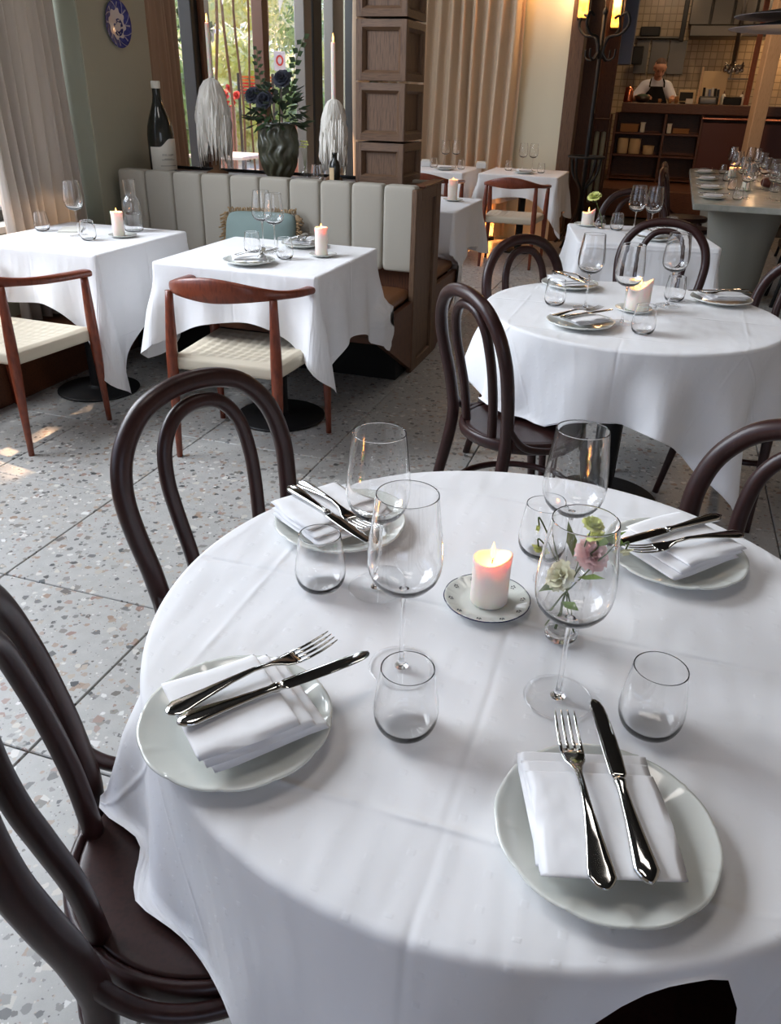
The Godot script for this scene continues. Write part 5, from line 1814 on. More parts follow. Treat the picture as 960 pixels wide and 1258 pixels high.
func wax_heap(label: String, at: Vector3, r: float, h: float, tall: float, seed: int) -> void:
	# a candlestick buried under years of drips, with a fresh white taper on top
	var t := thing("wax_candlestick", label, "candlestick", at, 0.0, "wax-covered candlesticks")
	var s := new_st()
	lathe(s, [Vector2(0, 0), Vector2(r * 0.62, 0), Vector2(r * 0.6, 0.012), Vector2(r * 0.22, 0.03), Vector2(r * 0.18, h * 0.5), Vector2(r * 0.3, h * 0.8), Vector2(0, h * 0.9)], 20)
	part(t, "holder", fin(s, M.bark))
	var f := FastNoiseLite.new()
	f.seed = seed
	f.frequency = 1.0
	f.fractal_octaves = 3
	var prof := []
	for i in 21:
		var v := i / 20.0
		prof.append(Vector2(sqrt(maxf(0.0, 1.0 - pow(v, 3.2))) * lerpf(0.80, 1.0, smoothstep(0.0, 0.45, v)), lerpf(0.26, 1.0, v)))
	var w := func(a: float, p: Vector2) -> Vector2:
		var n := f.get_noise_3d(cos(a) * 10.0, sin(a) * 10.0, p.y * 2.6)
		var n2 := f.get_noise_3d(cos(a) * 3.0, sin(a) * 3.0, p.y * 2.0 + 9.0)
		var low := f.get_noise_2d(a * 4.0 if a < PI else (TAU - a) * 4.0, 5.0)
		return Vector2(p.x * r * (0.88 + 0.30 * n + 0.16 * n2), h * (p.y + (1.0 - p.y) * 0.22 * low))
	s = new_st()
	lathe(s, prof, 140, Vector3.ZERO, Vector2.ONE, w)
	part(t, "wax_drips", fin(s, M.old_wax))
	s = new_st()
	rng.seed = seed
	for k in 90:                                             # single drips along the ragged hem
		var a := rng.randf() * TAU
		var q := rng.randf_range(0.72, 1.0) * r
		var top := h * rng.randf_range(0.35, 0.75)
		var low := h * rng.randf_range(0.06, 0.30)
		var d := Vector3(cos(a), 0, sin(a))
		tube(s, [d * q + Vector3(0, top, 0), d * (q * 1.02) + Vector3(0, lerpf(top, low, 0.5), 0), d * q * 0.97 + Vector3(0, low, 0)], [0.004, 0.005, 0.0015], 5)
	part(t, "hanging_drips", fin(s, M.old_wax)).set_meta("kind", "stuff")
	s = new_st()
	lathe(s, [Vector2(0.0125, h * 0.97), Vector2(0.0115, h + tall * 0.98), Vector2(0.009, h + tall), Vector2(0, h + tall - 0.004)], 16)
	part(t, "taper", fin(s, M.wax))
	s = new_st()
	var b := h + tall
	lathe(s, [Vector2(0, b), Vector2(0.003, b + 0.003), Vector2(0.0052, b + 0.012), Vector2(0.0042, b + 0.022), Vector2(0.0, b + 0.042)], 12)
	part(t, "flame", fin(s, M.flame))
	var l := OmniLight3D.new()
	l.name = "flame_light"
	l.position = Vector3(0, b + 0.014, 0)
	l.light_color = Color(1.0, 0.62, 0.30)
	l.light_energy = 0.006
	l.light_size = 0.004
	l.omni_range = 6.0
	l.omni_attenuation = 2.0
	l.shadow_enabled = true
	t.add_child(l)


func make_ledge_things() -> void:
	var y := 0.9575
	# the big bottle
	var t := thing("wine_bottle", "big dark green wine bottle with white label beside the brown curtain", "bottle", Vector3(-2.875, y, -4.42))
	var s := new_st()
	lathe(s, [Vector2(0, 0.004), Vector2(0.066, 0.0), Vector2(0.074, 0.006), Vector2(0.0765, 0.02), Vector2(0.0775, 0.16), Vector2(0.0765, 0.20), Vector2(0.070, 0.245), Vector2(0.056, 0.292), Vector2(0.040, 0.332), Vector2(0.029, 0.365), Vector2(0.0235, 0.40), Vector2(0.0225, 0.44)], 40)
	part(t, "glass_body", fin(s, M.bottle_glass))
	s = new_st()
	lathe(s, [Vector2(0.0245, 0.436), Vector2(0.0262, 0.438), Vector2(0.0262, 0.470), Vector2(0.024, 0.474), Vector2(0, 0.474)], 24)
	part(t, "cap", fin(s, M.paper))
	s = new_st()
	var rows := []
	for i in 9:
		var row := PackedVector3Array()
		for j in 41:
			var u := j / 40.0
			var a := lerpf(1.95, -0.65, u)                   # turned to the right of the viewer
			var top := lerpf(0.135, 0.178, smoothstep(0.30, 0.62, u)) - 0.012 * smoothstep(0.86, 1.0, u)
			var r := 0.0786
			row.append(Vector3(cos(a) * r, lerpf(0.012, top, i / 8.0), sin(a) * r))
		row.reverse()
		rows.append(row)
	grid(s, rows)
	var lb := part(t, "label", fin(s, M.paper))
	var ang := 0.55
	var word := "PULIGNY"
	for k in word.length():                                   # lettering goes round the bottle
		var a := ang - (k - 3) * 0.135
		part(lb, "letter", text_mesh(word[k], 0.0135, M.ink), Transform3D(Basis(Vector3.UP, PI / 2 - a), Vector3(cos(a) * 0.0790, 0.092, sin(a) * 0.0790)))
	for q in [[0.066, 8, 0.03], [0.072, 5, 0.012], [0.034, 10, 0.002]]:
		for k in q[1]:
			var a: float = ang - (k - (q[1] - 1) * 0.5) * 0.13
			part(lb, "printed_line", box_mesh(Vector3(0.0085, 0.0022, 0.0006), M.ink, 0.0), Transform3D(Basis(Vector3.UP, PI / 2 - a), Vector3(cos(a) * 0.0789, q[0], sin(a) * 0.0789)))
	wax_heap("taller wax-covered candlestick with a burning white taper, left of the dark vase", Vector3(-2.515, y, -4.42), 0.105, 0.50, 0.26, 5)
	wax_heap("shorter wax-covered candlestick with a white taper beside the wooden pillar", Vector3(-1.80, y, -4.47), 0.080, 0.415, 0.26, 9)
	# dark vase and its flowers
	t = thing("flower_vase", "dark glazed vase with wavy ridges and near-black flowers on the ledge", "vase", Vector3(-2.12, y, -4.43))
	var w := func(a: float, p: Vector2) -> Vector2:
		var k := smoothstep(0.0, 0.02, p.y) * (1.0 - smoothstep(0.25, 0.27, p.y))
		var ridge := sin(a * 11.0 + 1.3 * sin(p.y * 62.0))
		return Vector2(p.x * (1.0 + 0.085 * ridge * k * (1.0 if p.x > 0.05 else 0.0)), p.y)
	var prof := [Vector2(0, 0), Vector2(0.060, 0)]
	for i in 33:
		var v := i / 32.0
		prof.append(Vector2(0.064 + 0.044 * sin(pow(v, 0.8) * 2.35), 0.004 + 0.272 * v))
	prof.append_array([Vector2(0.080, 0.284), Vector2(0.072, 0.280), Vector2(0.075, 0.20), Vector2(0, 0.19)])
	s = new_st()
	lathe(s, prof, 132, Vector3.ZERO, Vector2.ONE, w)
	part(t, "body", fin(s, M.vase_glaze))
	rng.seed = 41
	for a in [[Vector3(-0.125, 0.425, 0.04), 0.050], [Vector3(-0.035, 0.400, 0.075), 0.056], [Vector3(0.040, 0.505, 0.02), 0.055]]:
		s = new_st()
		for k in 3: blossom(s, a[0] + Vector3(rng.randf_range(-0.012, 0.012), -0.006 * k, rng.randf_range(-0.01, 0.01)), a[1] * (0.7 + 0.15 * k), Vector3(a[0].x, 0.4, 0.35 + 0.2 * k), 3, 7)
		var b := part(t, "dark_bloom", fin(s, M.petal_night))
		s = new_st()
		tube(s, [Vector3(a[0].x * 0.2, 0.2, 0), a[0] * 0.6 + Vector3(0, 0.13, 0), a[0] - Vector3(0, 0.03, 0)], 0.004, 6)
		part(b, "stem", fin(s, M.stem))
	s = new_st()
	for k in 130:
		var a := rng.randf() * TAU
		var v := rng.randf()
		var q := Vector3(cos(a) * (0.05 + 0.09 * v), 0.27 + 0.20 * rng.randf() * (1.0 - 0.3 * v), sin(a) * (0.04 + 0.07 * v))
		leaf(s, q, Vector3(cos(a), rng.randf_range(-0.6, 0.8), sin(a)), Vector3(rng.randfn() * 0.3, 1, rng.randfn() * 0.3), rng.randf_range(0.055, 0.095), 0.040)
	part(t, "leaves", fin(s, M.leaf_dark)).set_meta("kind", "stuff")
	s = new_st()
	for k in 7: blossom(s, Vector3(-0.05 + rng.randf_range(-0.03, 0.04), 0.455 + rng.randf_range(-0.02, 0.02), 0.03 + rng.randf_range(-0.02, 0.03)), 0.018, Vector3(rng.randfn() * 0.5, 1, 0.5), 2, 5)
	part(t, "sage_flowers", fin(s, M.leaf_sage))
	for q in [[[Vector3(0.03, 0.30, 0), Vector3(0.09, 0.46, 0), Vector3(0.125, 0.58, 0.01), Vector3(0.17, 0.69, 0.0)], 13, 0.052, 0.036], [[Vector3(-0.03, 0.28, 0), Vector3(-0.085, 0.45, 0), Vector3(-0.10, 0.55, 0.01), Vector3(-0.107, 0.635, 0.0)], 12, 0.044, 0.024]]:
		s = new_st()
		var path := catmull(q[0], 8)
		tube(s, path, 0.0022, 6)
		var b := part(t, "sprig", fin(s, M.stem))
		for k in q[1]:
			var i: int = int(lerpf(7, path.size() - 1, float(k) / (q[1] - 1)))
			s = new_st()
			var sd := 1.0 if k % 2 == 0 else -1.0
			leaf(s, path[i], Vector3(sd * 0.9, 0.55, 0.25 * sin(k)), Vector3(-0.2 * sd, 0.4, 1), q[2] * (1.0 - 0.3 * k / q[1]), q[3])
			part(b, "leaf", fin(s, M.leaf_dark))
	# bud vase, little bottle, glass
	t = thing("bud_vase", "tiny glass bottle with dried yellow flowers right of the dark vase", "vase", Vector3(-1.965, y, -4.44))
	s = new_st()
	lathe(s, [Vector2(0.02, 0.001), Vector2(0.026, 0.004), Vector2(0.028, 0.03), Vector2(0.022, 0.05), Vector2(0.011, 0.062), Vector2(0.0095, 0.085), Vector2(0.013, 0.092)], 20)
	part(t, "glass_body", fin(s, M.glass))
	s = new_st()
	for k in 5: tube(s, [Vector3(0, 0.03, 0), Vector3(0.004 * (k - 2), 0.10, 0), Vector3(0.012 * (k - 2), 0.17 + 0.012 * (k % 3), 0.004 * k)], 0.0009, 5)
	part(t, "stems", fin(s, M.stem))
	s = new_st()
	for k in 9: blossom(s, Vector3(0.012 * (k % 5 - 2) + 0.006 * (k / 5), 0.165 + 0.014 * (k % 3), 0.004 * (k % 5)), 0.010, Vector3(rng.randfn() * 0.4, 1, 0.3), 2, 5)
	part(t, "dried_flowers", fin(s, M.petal_green))
	t = thing("small_bottle", "small dark bottle with cream label in front of the shorter wax candlestick", "bottle", Vector3(-1.752, y, -4.36))
	s = new_st()
	lathe(s, [Vector2(0, 0), Vector2(0.027, 0), Vector2(0.029, 0.004), Vector2(0.029, 0.085), Vector2(0.024, 0.105), Vector2(0.013, 0.118), Vector2(0.012, 0.14), Vector2(0.0145, 0.141), Vector2(0.0145, 0.152), Vector2(0, 0.152)], 24)
	part(t, "glass_body", fin(s, M.bottle_glass))
	s = new_st()
	rows = []
	for i in 2:
		var row := PackedVector3Array()
		for j in 17:
			var a := lerpf(PI + 0.1, 1.35, j / 16.0)
			row.append(Vector3(cos(a) * 0.0294, 0.015 + 0.062 * i, sin(a) * 0.0294))
		row.reverse()
		rows.append(row)
	grid(s, rows)
	part(t, "label", fin(s, M.cream_pot))
	tumbler("small empty glass on the ledge beside the little dark bottle", Vector3(-1.845, y, -4.33), "")
	# blue and white plate hung on the pier
	t = thing("wall_plate", "blue and white plate hanging on the green pier", "plate", Vector3(-3.06, 1.705, -4.378))
	t.rotation = Vector3(0, PI / 2, 0)
	s = new_st()
	var pr := [Vector2(0, 0.001), Vector2(0.07, 0.001), Vector2(0.112, 0.014), Vector2(0.117, 0.017), Vector2(0.116, 0.0195), Vector2(0.111, 0.018), Vector2(0.075, 0.008), Vector2(0.068, 0.0055), Vector2(0, 0.005)]
	var uvs := []
	rows = []
	for p: Vector2 in pr:
		var row := PackedVector3Array()
		var uv := PackedVector2Array()
		for j in 65:
			var a := TAU * (j % 64) / 64
			row.append(Vector3(cos(a) * p.x, sin(a) * p.x, p.y))
			uv.append(Vector2(0.5 + cos(a) * p.x / 0.24, 0.5 - sin(a) * p.x / 0.24))
		row.reverse()
		uv.reverse()
		rows.append(row)
		uvs.append(uv)
	rows.reverse()
	uvs.reverse()
	grid(s, rows, uvs)
	var m := mat("blue_print", Color.WHITE, 0.15)
	m.albedo_texture = plate_print()
	part(t, "dish", fin(s, m))


func plate_print() -> ImageTexture:
	# a cobalt border broken by pale scrolls, a pale middle with a curling blue sprig
	var n := 192
	var im := Image.create(n, n, false, Image.FORMAT_RGB8)
	var f := FastNoiseLite.new()
	f.frequency = 0.045
	f.fractal_octaves = 2
	for y in n:
		for x in n:
			var p := Vector2(x - n * 0.5, y - n * 0.5) / (n * 0.48)
			var r := p.length()
			var a := p.angle()
			var pale := Color(0.80, 0.78, 0.78)
			var blue := Color(0.13, 0.15, 0.42).lerp(Color(0.30, 0.33, 0.60), 0.5 + 0.5 * f.get_noise_2d(x, y))
			var c := pale
			var edge := 0.62 + 0.06 * sin(a * 8.0)
			if r > edge:
				c = blue
				var scroll := absf(sin(a * 4.0 + r * 5.0)) < 0.12 or (fposmod(a * 8.0 / TAU, 1.0) < 0.1 and r < 0.92)
				if scroll: c = pale.lerp(blue, 0.25)
			elif absf(r - 0.25 - 0.18 * sin(a * 1.0 + 0.6)) < 0.10 and f.get_noise_2d(x * 1.4, y * 1.4 + 50) > -0.25 and a > -2.3:
				c = blue.darkened(0.2)
			im.set_pixel(x, y, c)
	return ImageTexture.create_from_image(im)


# ---------------------------------------------------------------- back of the room and kitchen
func lamp_box(t: Node3D, called: String, size: Vector3, at: Vector3, m: Material) -> void:
	part(t, called, box_mesh(size, m, 0.01, at))


func omni(t: Node3D, at: Vector3, color: Color, energy: float, size := 0.05) -> void:
	var l := OmniLight3D.new()
	l.name = "lamp_light"
	l.position = at
	l.light_color = color
	l.light_energy = energy
	l.light_size = size
	l.omni_range = 14.0
	l.omni_attenuation = 2.0
	l.shadow_enabled = true
	t.add_child(l)


func make_kitchen() -> void:
	var warm := Color(1.0, 0.80, 0.58)
	# wall lamps: alabaster boxes on dark wood
	for a in [[Vector3(-1.06, 2.36, -9.16), "alabaster wall lamp on the wooden post right of the ivory wall"], [Vector3(-0.885, 2.40, -10.93), "second alabaster wall lamp beside the steel column"]]:
		var t := thing("wall_lamp", a[1], "wall lamp", a[0], 0.0, "alabaster wall lamps")
		part(t, "back_plate", box_mesh(Vector3(0.11, 0.56, 0.015), M.black_iron, 0.003, Vector3(0, 0, -0.025)))
		part(t, "alabaster_shade", box_mesh(Vector3(0.095, 0.52, 0.05), M.alabaster, 0.008, Vector3(0, 0, 0.012)))
		omni(t, Vector3(0, 0, 0.10), warm, 0.22, 0.05)
	var t := thing("wall_lamp", "unseen warm wall lamp above the cream curtain, placed to light its right edge", "wall lamp", Vector3(-1.62, 2.62, -9.12))  # out of view, placed to cast the warm glow on the curtain
	part(t, "arm", box_mesh(Vector3(0.03, 0.03, 0.10), M.black_iron, 0.004, Vector3(0, 0.08, -0.03)))
	var s := new_st()
	lathe(s, [Vector2(0.10, -0.09), Vector2(0.06, 0.07), Vector2(0.055, 0.07), Vector2(0.095, -0.09)], 24, Vector3(0, 0, 0.12))
	part(t, "shade", fin(s, M.black_iron))
	s = new_st()
	puff(s, Vector3(0.07, 0.09, 0.07), Vector3(0, -0.03, 0.12), 1.0, 1.0)
	part(t, "bulb", fin(s, M.warm_bulb))
	omni(t, Vector3(0, -0.03, 0.12), Color(1.0, 0.66, 0.34), 0.28, 0.02)
	t = thing("unseen_floor_lamp", "unseen low warm lamp behind the back wall tables, placed to light the wall below them", "floor lamp", Vector3(-1.78, 0.0, -8.98))  # hidden by the tables, placed to warm the wall beneath them
	s = new_st()
	lathe(s, [Vector2(0, 0), Vector2(0.06, 0), Vector2(0.055, 0.03), Vector2(0.03, 0.04), Vector2(0, 0.04)], 20)
	part(t, "base", fin(s, M.black_iron))
	s = new_st()
	puff(s, Vector3(0.09, 0.10, 0.09), Vector3(0, 0.09, 0), 1.0, 1.0)
	part(t, "bulb", fin(s, M.warm_bulb))
	omni(t, Vector3(0, 0.09, 0), Color(1.0, 0.62, 0.32), 0.12, 0.02)

	# wooden panels along the passage, steel column
	for a in [[-1.12, -0.90, -9.62, "walnut_upright", "dark wooden panel beside the first wall lamp"], [-0.985, -0.80, -11.0, "walnut_upright", "dark wooden panel carrying the second wall lamp"]]:
		solo("passage_boarding", a[4], "panel", between(Vector3(a[0], 0, a[2] - 0.05), Vector3(a[1], 3.29, a[2]), M[a[3]], 0.006), Vector3.ZERO, 0.0, "passage panels")
	solo("steel_column", "blue-grey steel column left of the cook", "column", between(Vector3(-0.86, 1.80, -12.0), Vector3(-0.70, 3.29, -11.8), M.steel_blue, 0.006))
	t = thing("bottle_rack", "narrow rack with upright greenish tubes behind the coat stand", "rack", Vector3(-0.87, 0.0, -10.85))
	for x in [-0.10, 0.10]: part(t, "upright", between(Vector3(x - 0.012, 0, -0.02), Vector3(x + 0.012, 1.25, 0.02), M.walnut_upright, 0.003))
	for k in 2:
		s = new_st()
		lathe(s, [Vector2(0, 0.25), Vector2(0.028, 0.25), Vector2(0.028, 1.05), Vector2(0, 1.06)], 16, Vector3(-0.045 + 0.08 * k, 0, 0))
		part(t, "tube", fin(s, M.pier_return))
	for y in [0.24, 1.2]: part(t, "shelf", between(Vector3(-0.10, y - 0.012, -0.04), Vector3(0.10, y + 0.0, 0.04), M.walnut, 0.002))

	# bentwood coat stand
	t = thing("coat_stand", "black bentwood coat stand with curled hooks and umbrella ring", "coat stand", Vector3(-0.835, 0, -9.02))
	s = new_st()
	tube(s, [Vector3(0, 0.10, 0), Vector3(0, 1.0, 0), Vector3(0, 2.12, 0)], [0.024, 0.022, 0.018], 10)
	lathe(s, [Vector2(0, 2.11), Vector2(0.022, 2.12), Vector2(0.026, 2.14), Vector2(0.012, 2.165), Vector2(0, 2.19)], 12)
	part(t, "pole", fin(s, M.black_paint))
	for k in 4:
		var a := k * PI / 2 + 0.5
		var d := Vector3(cos(a), 0, sin(a))
		s = new_st()
		tube(s, catmull([d * 0.02 + Vector3(0, 1.75, 0), d * 0.07 + Vector3(0, 1.92, 0), d * 0.20 + Vector3(0, 1.95, 0), d * 0.28 + Vector3(0, 2.03, 0), d * 0.25 + Vector3(0, 2.12, 0), d * 0.18 + Vector3(0, 2.10, 0)], 5), 0.0125, 8)
		part(t, "hook", fin(s, M.black_paint))
		s = new_st()
		tube(s, catmull([d * 0.02 + Vector3(0, 1.82, 0), d * 0.09 + Vector3(0, 1.74, 0), d * 0.16 + Vector3(0, 1.76, 0), d * 0.17 + Vector3(0, 1.83, 0)], 5), 0.010, 8)
		part(t, "small_hook", fin(s, M.black_paint))
		s = new_st()
		tube(s, catmull([d * 0.18 + Vector3(0, 0.875, 0), d * 0.14 + Vector3(0, 0.70, 0), d * 0.03 + Vector3(0, 0.55, 0), d * 0.05 + Vector3(0, 0.30, 0), d * 0.20 + Vector3(0, 0.08, 0), d * 0.27 + Vector3(0, 0.0, 0)], 5), 0.0135, 8)
		part(t, "leg", fin(s, M.black_paint))
	s = new_st()
	var ring := []
	for j in 32: ring.append(Vector3(cos(TAU * j / 32) * 0.18, 0.875, sin(TAU * j / 32) * 0.18))
	tube(s, ring, 0.012, 8, true)
	part(t, "umbrella_ring", fin(s, M.black_paint))

	# kitchen counter: worktop, open shelves, cabinet front
	t = thing("kitchen_counter", "wooden kitchen counter with open shelves before the cook", "counter", Vector3(0, 0.351, 0))
	part(t, "worktop", between(Vector3(-0.80, 0.895, -13.75), Vector3(2.6, 1.022, -13.0), M.walnut, 0.008))
	part(t, "back_panel", between(Vector3(-0.86, 0.0, -13.45), Vector3(2.6, 0.895, -13.42), M.walnut))
	for x in [-0.86, -0.17, 0.32]: part(t, "upright", between(Vector3(x - 0.018, 0, -13.42), Vector3(x + 0.018, 0.895, -13.03), M.walnut_upright, 0.003))
	for y in [0.03, 0.34, 0.63]:
		part(t, "shelf", between(Vector3(-0.842, y - 0.015, -13.42), Vector3(-0.188, y + 0.012, -13.05), M.walnut, 0.003))
		part(t, "shelf", between(Vector3(-0.152, y - 0.015, -13.42), Vector3(0.302, y + 0.012, -13.05), M.walnut, 0.003))
	part(t, "cabinet_front", between(Vector3(0.338, 0.0, -13.06), Vector3(2.6, 0.80, -13.03), M.red_leather, 0.004))
	part(t, "copper_rail", between(Vector3(0.31, 0.838, -13.02), Vector3(2.6, 0.868, -12.97), M.copper, 0.008))
	# on the shelves
	var g := "boxes and pots on the kitchen shelves"
	for a in [[-0.66, 0.99, 0.25, 0.10, "kraft", "long kraft box on the upper left kitchen shelf"], [0.06, 0.99, 0.22, 0.06, "kraft", "flat kraft box on the upper right kitchen shelf"], [-0.475, 0.99, 0.06, 0.125, "paper", "upright pale carton on the upper left kitchen shelf"], [-0.105, 0.99, 0.06, 0.12, "paper", "upright pale carton on the upper right kitchen shelf"]]:
		t = thing("carton", a[5], "box", Vector3(a[0], a[1] + 0.005, -13.2), 0.0, g)
		part(t, "body", box_mesh(Vector3(a[2], a[3], 0.16), M[a[4]], 0.004, Vector3(0, a[3] / 2, 0)))
		part(t, "lid", box_mesh(Vector3(a[2] + 0.008, 0.02, 0.168), M[a[4]], 0.003, Vector3(0, a[3] - 0.004, 0)))
	for a in [[-0.72, 0.20, 0.075, "left tall cream pot on the lower kitchen shelf"], [-0.55, 0.20, 0.082, "right tall cream pot on the lower kitchen shelf"], [-0.35, 0.11, 0.078, "low stack bowl on the lower kitchen shelf"]]:
		t = thing("pot", a[3], "pot", Vector3(a[0], 0.705, -13.2), 0.0, g)
		s = new_st()
		lathe(s, [Vector2(0, 0.0), Vector2(a[2] * 0.94, 0), Vector2(a[2], 0.01), Vector2(a[2], a[1]), Vector2(a[2] * 0.93, a[1]), Vector2(a[2] * 0.9, 0.02), Vector2(0, 0.02)], 24)
		part(t, "body", fin(s, M.cream_pot))
		s = new_st()
		tube(s, [Vector3(-a[2], a[1], 0), Vector3(-a[2] * 0.7, a[1], a[2] * 0.7), Vector3(0, a[1], a[2]), Vector3(a[2] * 0.7, a[1], a[2] * 0.7), Vector3(a[2], a[1], 0), Vector3(a[2] * 0.7, a[1], -a[2] * 0.7), Vector3(0, a[1], -a[2]), Vector3(-a[2] * 0.7, a[1], -a[2] * 0.7)], 0.006, 6, true)
		part(t, "rim", fin(s, M.cream_pot))
	# on the counter
	var ct := 1.375
	t = thing("copper_jar", "tall copper jar at the left end of the counter", "jar", Vector3(-0.735, ct, -13.12))
	s = new_st()
	lathe(s, [Vector2(0, 0), Vector2(0.062, 0), Vector2(0.066, 0.02), Vector2(0.060, 0.13), Vector2(0.052, 0.15), Vector2(0.056, 0.17), Vector2(0, 0.17)], 24)
	part(t, "body", fin(s, M.copper))
	s = new_st()
	lathe(s, [Vector2(0.058, 0.171), Vector2(0.05, 0.19), Vector2(0.012, 0.20), Vector2(0.012, 0.215), Vector2(0, 0.22)], 24)
	part(t, "lid", fin(s, M.copper))
	t = thing("steel_bowl", "wide steel bowl before the cook on the counter", "bowl", Vector3(-0.545, ct, -13.22))
	s = new_st()
	lathe(s, [Vector2(0, 0), Vector2(0.05, 0), Vector2(0.09, 0.03), Vector2(0.118, 0.085), Vector2(0.114, 0.085), Vector2(0.086, 0.034), Vector2(0.048, 0.006), Vector2(0, 0.006)], 32)
	part(t, "body", fin(s, M.steel))
	s = new_st()
	puff(s, Vector3(0.19, 0.09, 0.19), Vector3(0, 0.068, 0), 0.9, 1.0)
	part(t, "salad", fin(s, M.leaf_sage))
	t = thing("order_screen", "tilted order screen on the counter right of the cook", "screen", Vector3(0.06, ct, -13.30), 0.12)
	t.rotation.x = 0.0
	part(t, "housing", box_mesh(Vector3(0.23, 0.16, 0.04), M.cream_pot, 0.008, Vector3(0, 0.10, 0)), xf(Vector3.ZERO, Vector3(-0.25, 0, 0)))
	part(t, "screen_glass", box_mesh(Vector3(0.18, 0.11, 0.006), M.black_paint, 0.002, Vector3(-0.01, 0.09, 0.022)), xf(Vector3.ZERO, Vector3(-0.25, 0, 0)))
	part(t, "foot", box_mesh(Vector3(0.16, 0.02, 0.12), M.black_paint, 0.004, Vector3(0, 0.010, 0)))
	g = "small things on the counter"
	for a in [[0.10, 0.10, 0.055, 0.09, "paper", "white paper tub in front of the order screen"], [0.345, 0.25, 0.09, 0.15, "steel", "low steel tray right of the white tub"], [0.665, 0.235, 0.09, 0.14, "black_paint", "dark oblong box near the counter's right end"]]:
		t = thing("tub", a[5], "container", Vector3(a[0], ct, -13.12), 0.0, g)
		s = new_st()
		puff(s, Vector3(a[1], a[2], a[3]), Vector3(0, a[2] / 2, 0), 0.15, 0.25)
		part(t, "body", fin(s, M[a[4]]))
		part(t, "lid", box_mesh(Vector3(a[1] * 0.96, 0.010, a[3] * 0.96), M[a[4]], 0.003, Vector3(0, a[2] + 0.006, 0)))
	for k in 3:
		t = thing("cup", ["left orange cup by the cook's hand", "orange cup right of the cook's apron", "tall cup before the order screen"][k], "cup", Vector3([-0.30, -0.16, -0.075][k], ct, -13.13), 0.0, g)
		s = new_st()
		var h: float = [0.055, 0.06, 0.09][k]
		lathe(s, [Vector2(0, 0), Vector2(0.020, 0), Vector2(0.025, h), Vector2(0.022, h), Vector2(0.018, 0.006), Vector2(0, 0.006)], 16)
		part(t, "body", fin(s, M.kraft))
		s = new_st()
		tube(s, [Vector3(0.024, h * 0.8, 0), Vector3(0.036, h * 0.6, 0), Vector3(0.022, h * 0.3, 0)], 0.003, 6)
		part(t, "handle", fin(s, M.kraft))
	for k in 6:
		t = thing("cook_book", "%s of the books standing on the counter beside the screen" % ["first", "second", "third", "fourth", "fifth", "sixth"][k], "book", Vector3(0.285 + 0.038 * k, ct, -13.32), 0.0, "books standing on the counter")
		t.rotation.z = 0.06
		var m: StandardMaterial3D = [M.black_paint, M.paper, M.steel_blue, M.paper, M.black_paint, M.black_iron][k]
		part(t, "cover", box_mesh(Vector3(0.030, 0.21 - 0.01 * (k % 3), 0.16), m, 0.002, Vector3(0, 0.105 - 0.005 * (k % 3), 0)))
		part(t, "pages", box_mesh(Vector3(0.024, 0.20 - 0.01 * (k % 3), 0.157), M.paper, 0.001, Vector3(0, 0.105, -0.006)))
	t = thing("cutting_board", "pale wooden board leaning behind the books", "board", Vector3(0.40, ct, -13.62))
	t.rotation.x = -0.12
	part(t, "board", box_mesh(Vector3(0.34, 0.42, 0.02), M.cream_pot, 0.004, Vector3(0, 0.215, 0)))
	part(t, "edge_strip", box_mesh(Vector3(0.028, 0.47, 0.026), M.pale_wood, 0.004, Vector3(-0.185, 0.24, 0)))
	for k in 2:
		t = thing("squeeze_bottle", ["left pale sauce bottle near the counter's right end", "right pale sauce bottle near the counter's right end"][k], "bottle", Vector3(0.55 + 0.24 * k, ct, -13.38), 0.0, g)
		s = new_st()
		lathe(s, [Vector2(0, 0), Vector2(0.03, 0), Vector2(0.032, 0.01), Vector2(0.032, 0.10), Vector2(0.02, 0.13), Vector2(0.008, 0.14)], 16)
		part(t, "body", fin(s, M.paper))
		s = new_st()
		lathe(s, [Vector2(0.009, 0.139), Vector2(0.003, 0.18), Vector2(0, 0.18)], 12)
		part(t, "tip", fin(s, M.red_leather))
	# back wall of the kitchen: hood, steel panels, ledge, black screens
	t = thing("extractor_hood", "big steel extractor hood above the kitchen counter", "hood", Vector3(0, 0, 0))
	part(t, "lower_rim", between(Vector3(-0.06, 2.256, -14.98), Vector3(2.4, 2.40, -14.2), M.steel, 0.01))
	for k in 4: part(t, "filter_panel", between(Vector3(-0.10 + 0.31 * k, 2.41, -14.46), Vector3(0.19 + 0.31 * k, 3.2, -14.4), M.steel, 0.012))
	part(t, "side_post", between(Vector3(-0.20, 2.20, -14.45), Vector3(-0.13, 3.2, -14.38), M.black_iron, 0.01))
	part(t, "canopy", between(Vector3(-0.10, 2.41, -14.98), Vector3(2.4, 3.25, -14.47), M.steel, 0.01))
	s = new_st()
	puff(s, Vector3(0.16, 0.05, 0.16), Vector3(1.35, 2.215, -14.55), 0.6, 1.0)
	part(t, "unseen_hood_lamp", fin(s, M.warm_bulb))  # this lamp is out of view, placed to light the kitchen tiles
	omni(t, Vector3(1.35, 2.15, -14.55), warm, 0.22, 0.05)
	for k in 3:
		solo("steel_locker_front", ["left", "middle", "right"][k] + " steel door on the kitchen's back wall behind the cook", "panel", box_mesh(Vector3([0.20, 0.27, 0.26][k], 0.47, 0.03), M.steel, 0.006), Vector3([-0.73, -0.468, -0.195][k], 2.015, -14.97), 0.0, "steel doors behind the cook")
	solo("steel_ledge", "long steel ledge above the steel doors", "shelf", box_mesh(Vector3(0.72, 0.025, 0.14), M.steel, 0.005), Vector3(-0.50, 2.275, -14.925))
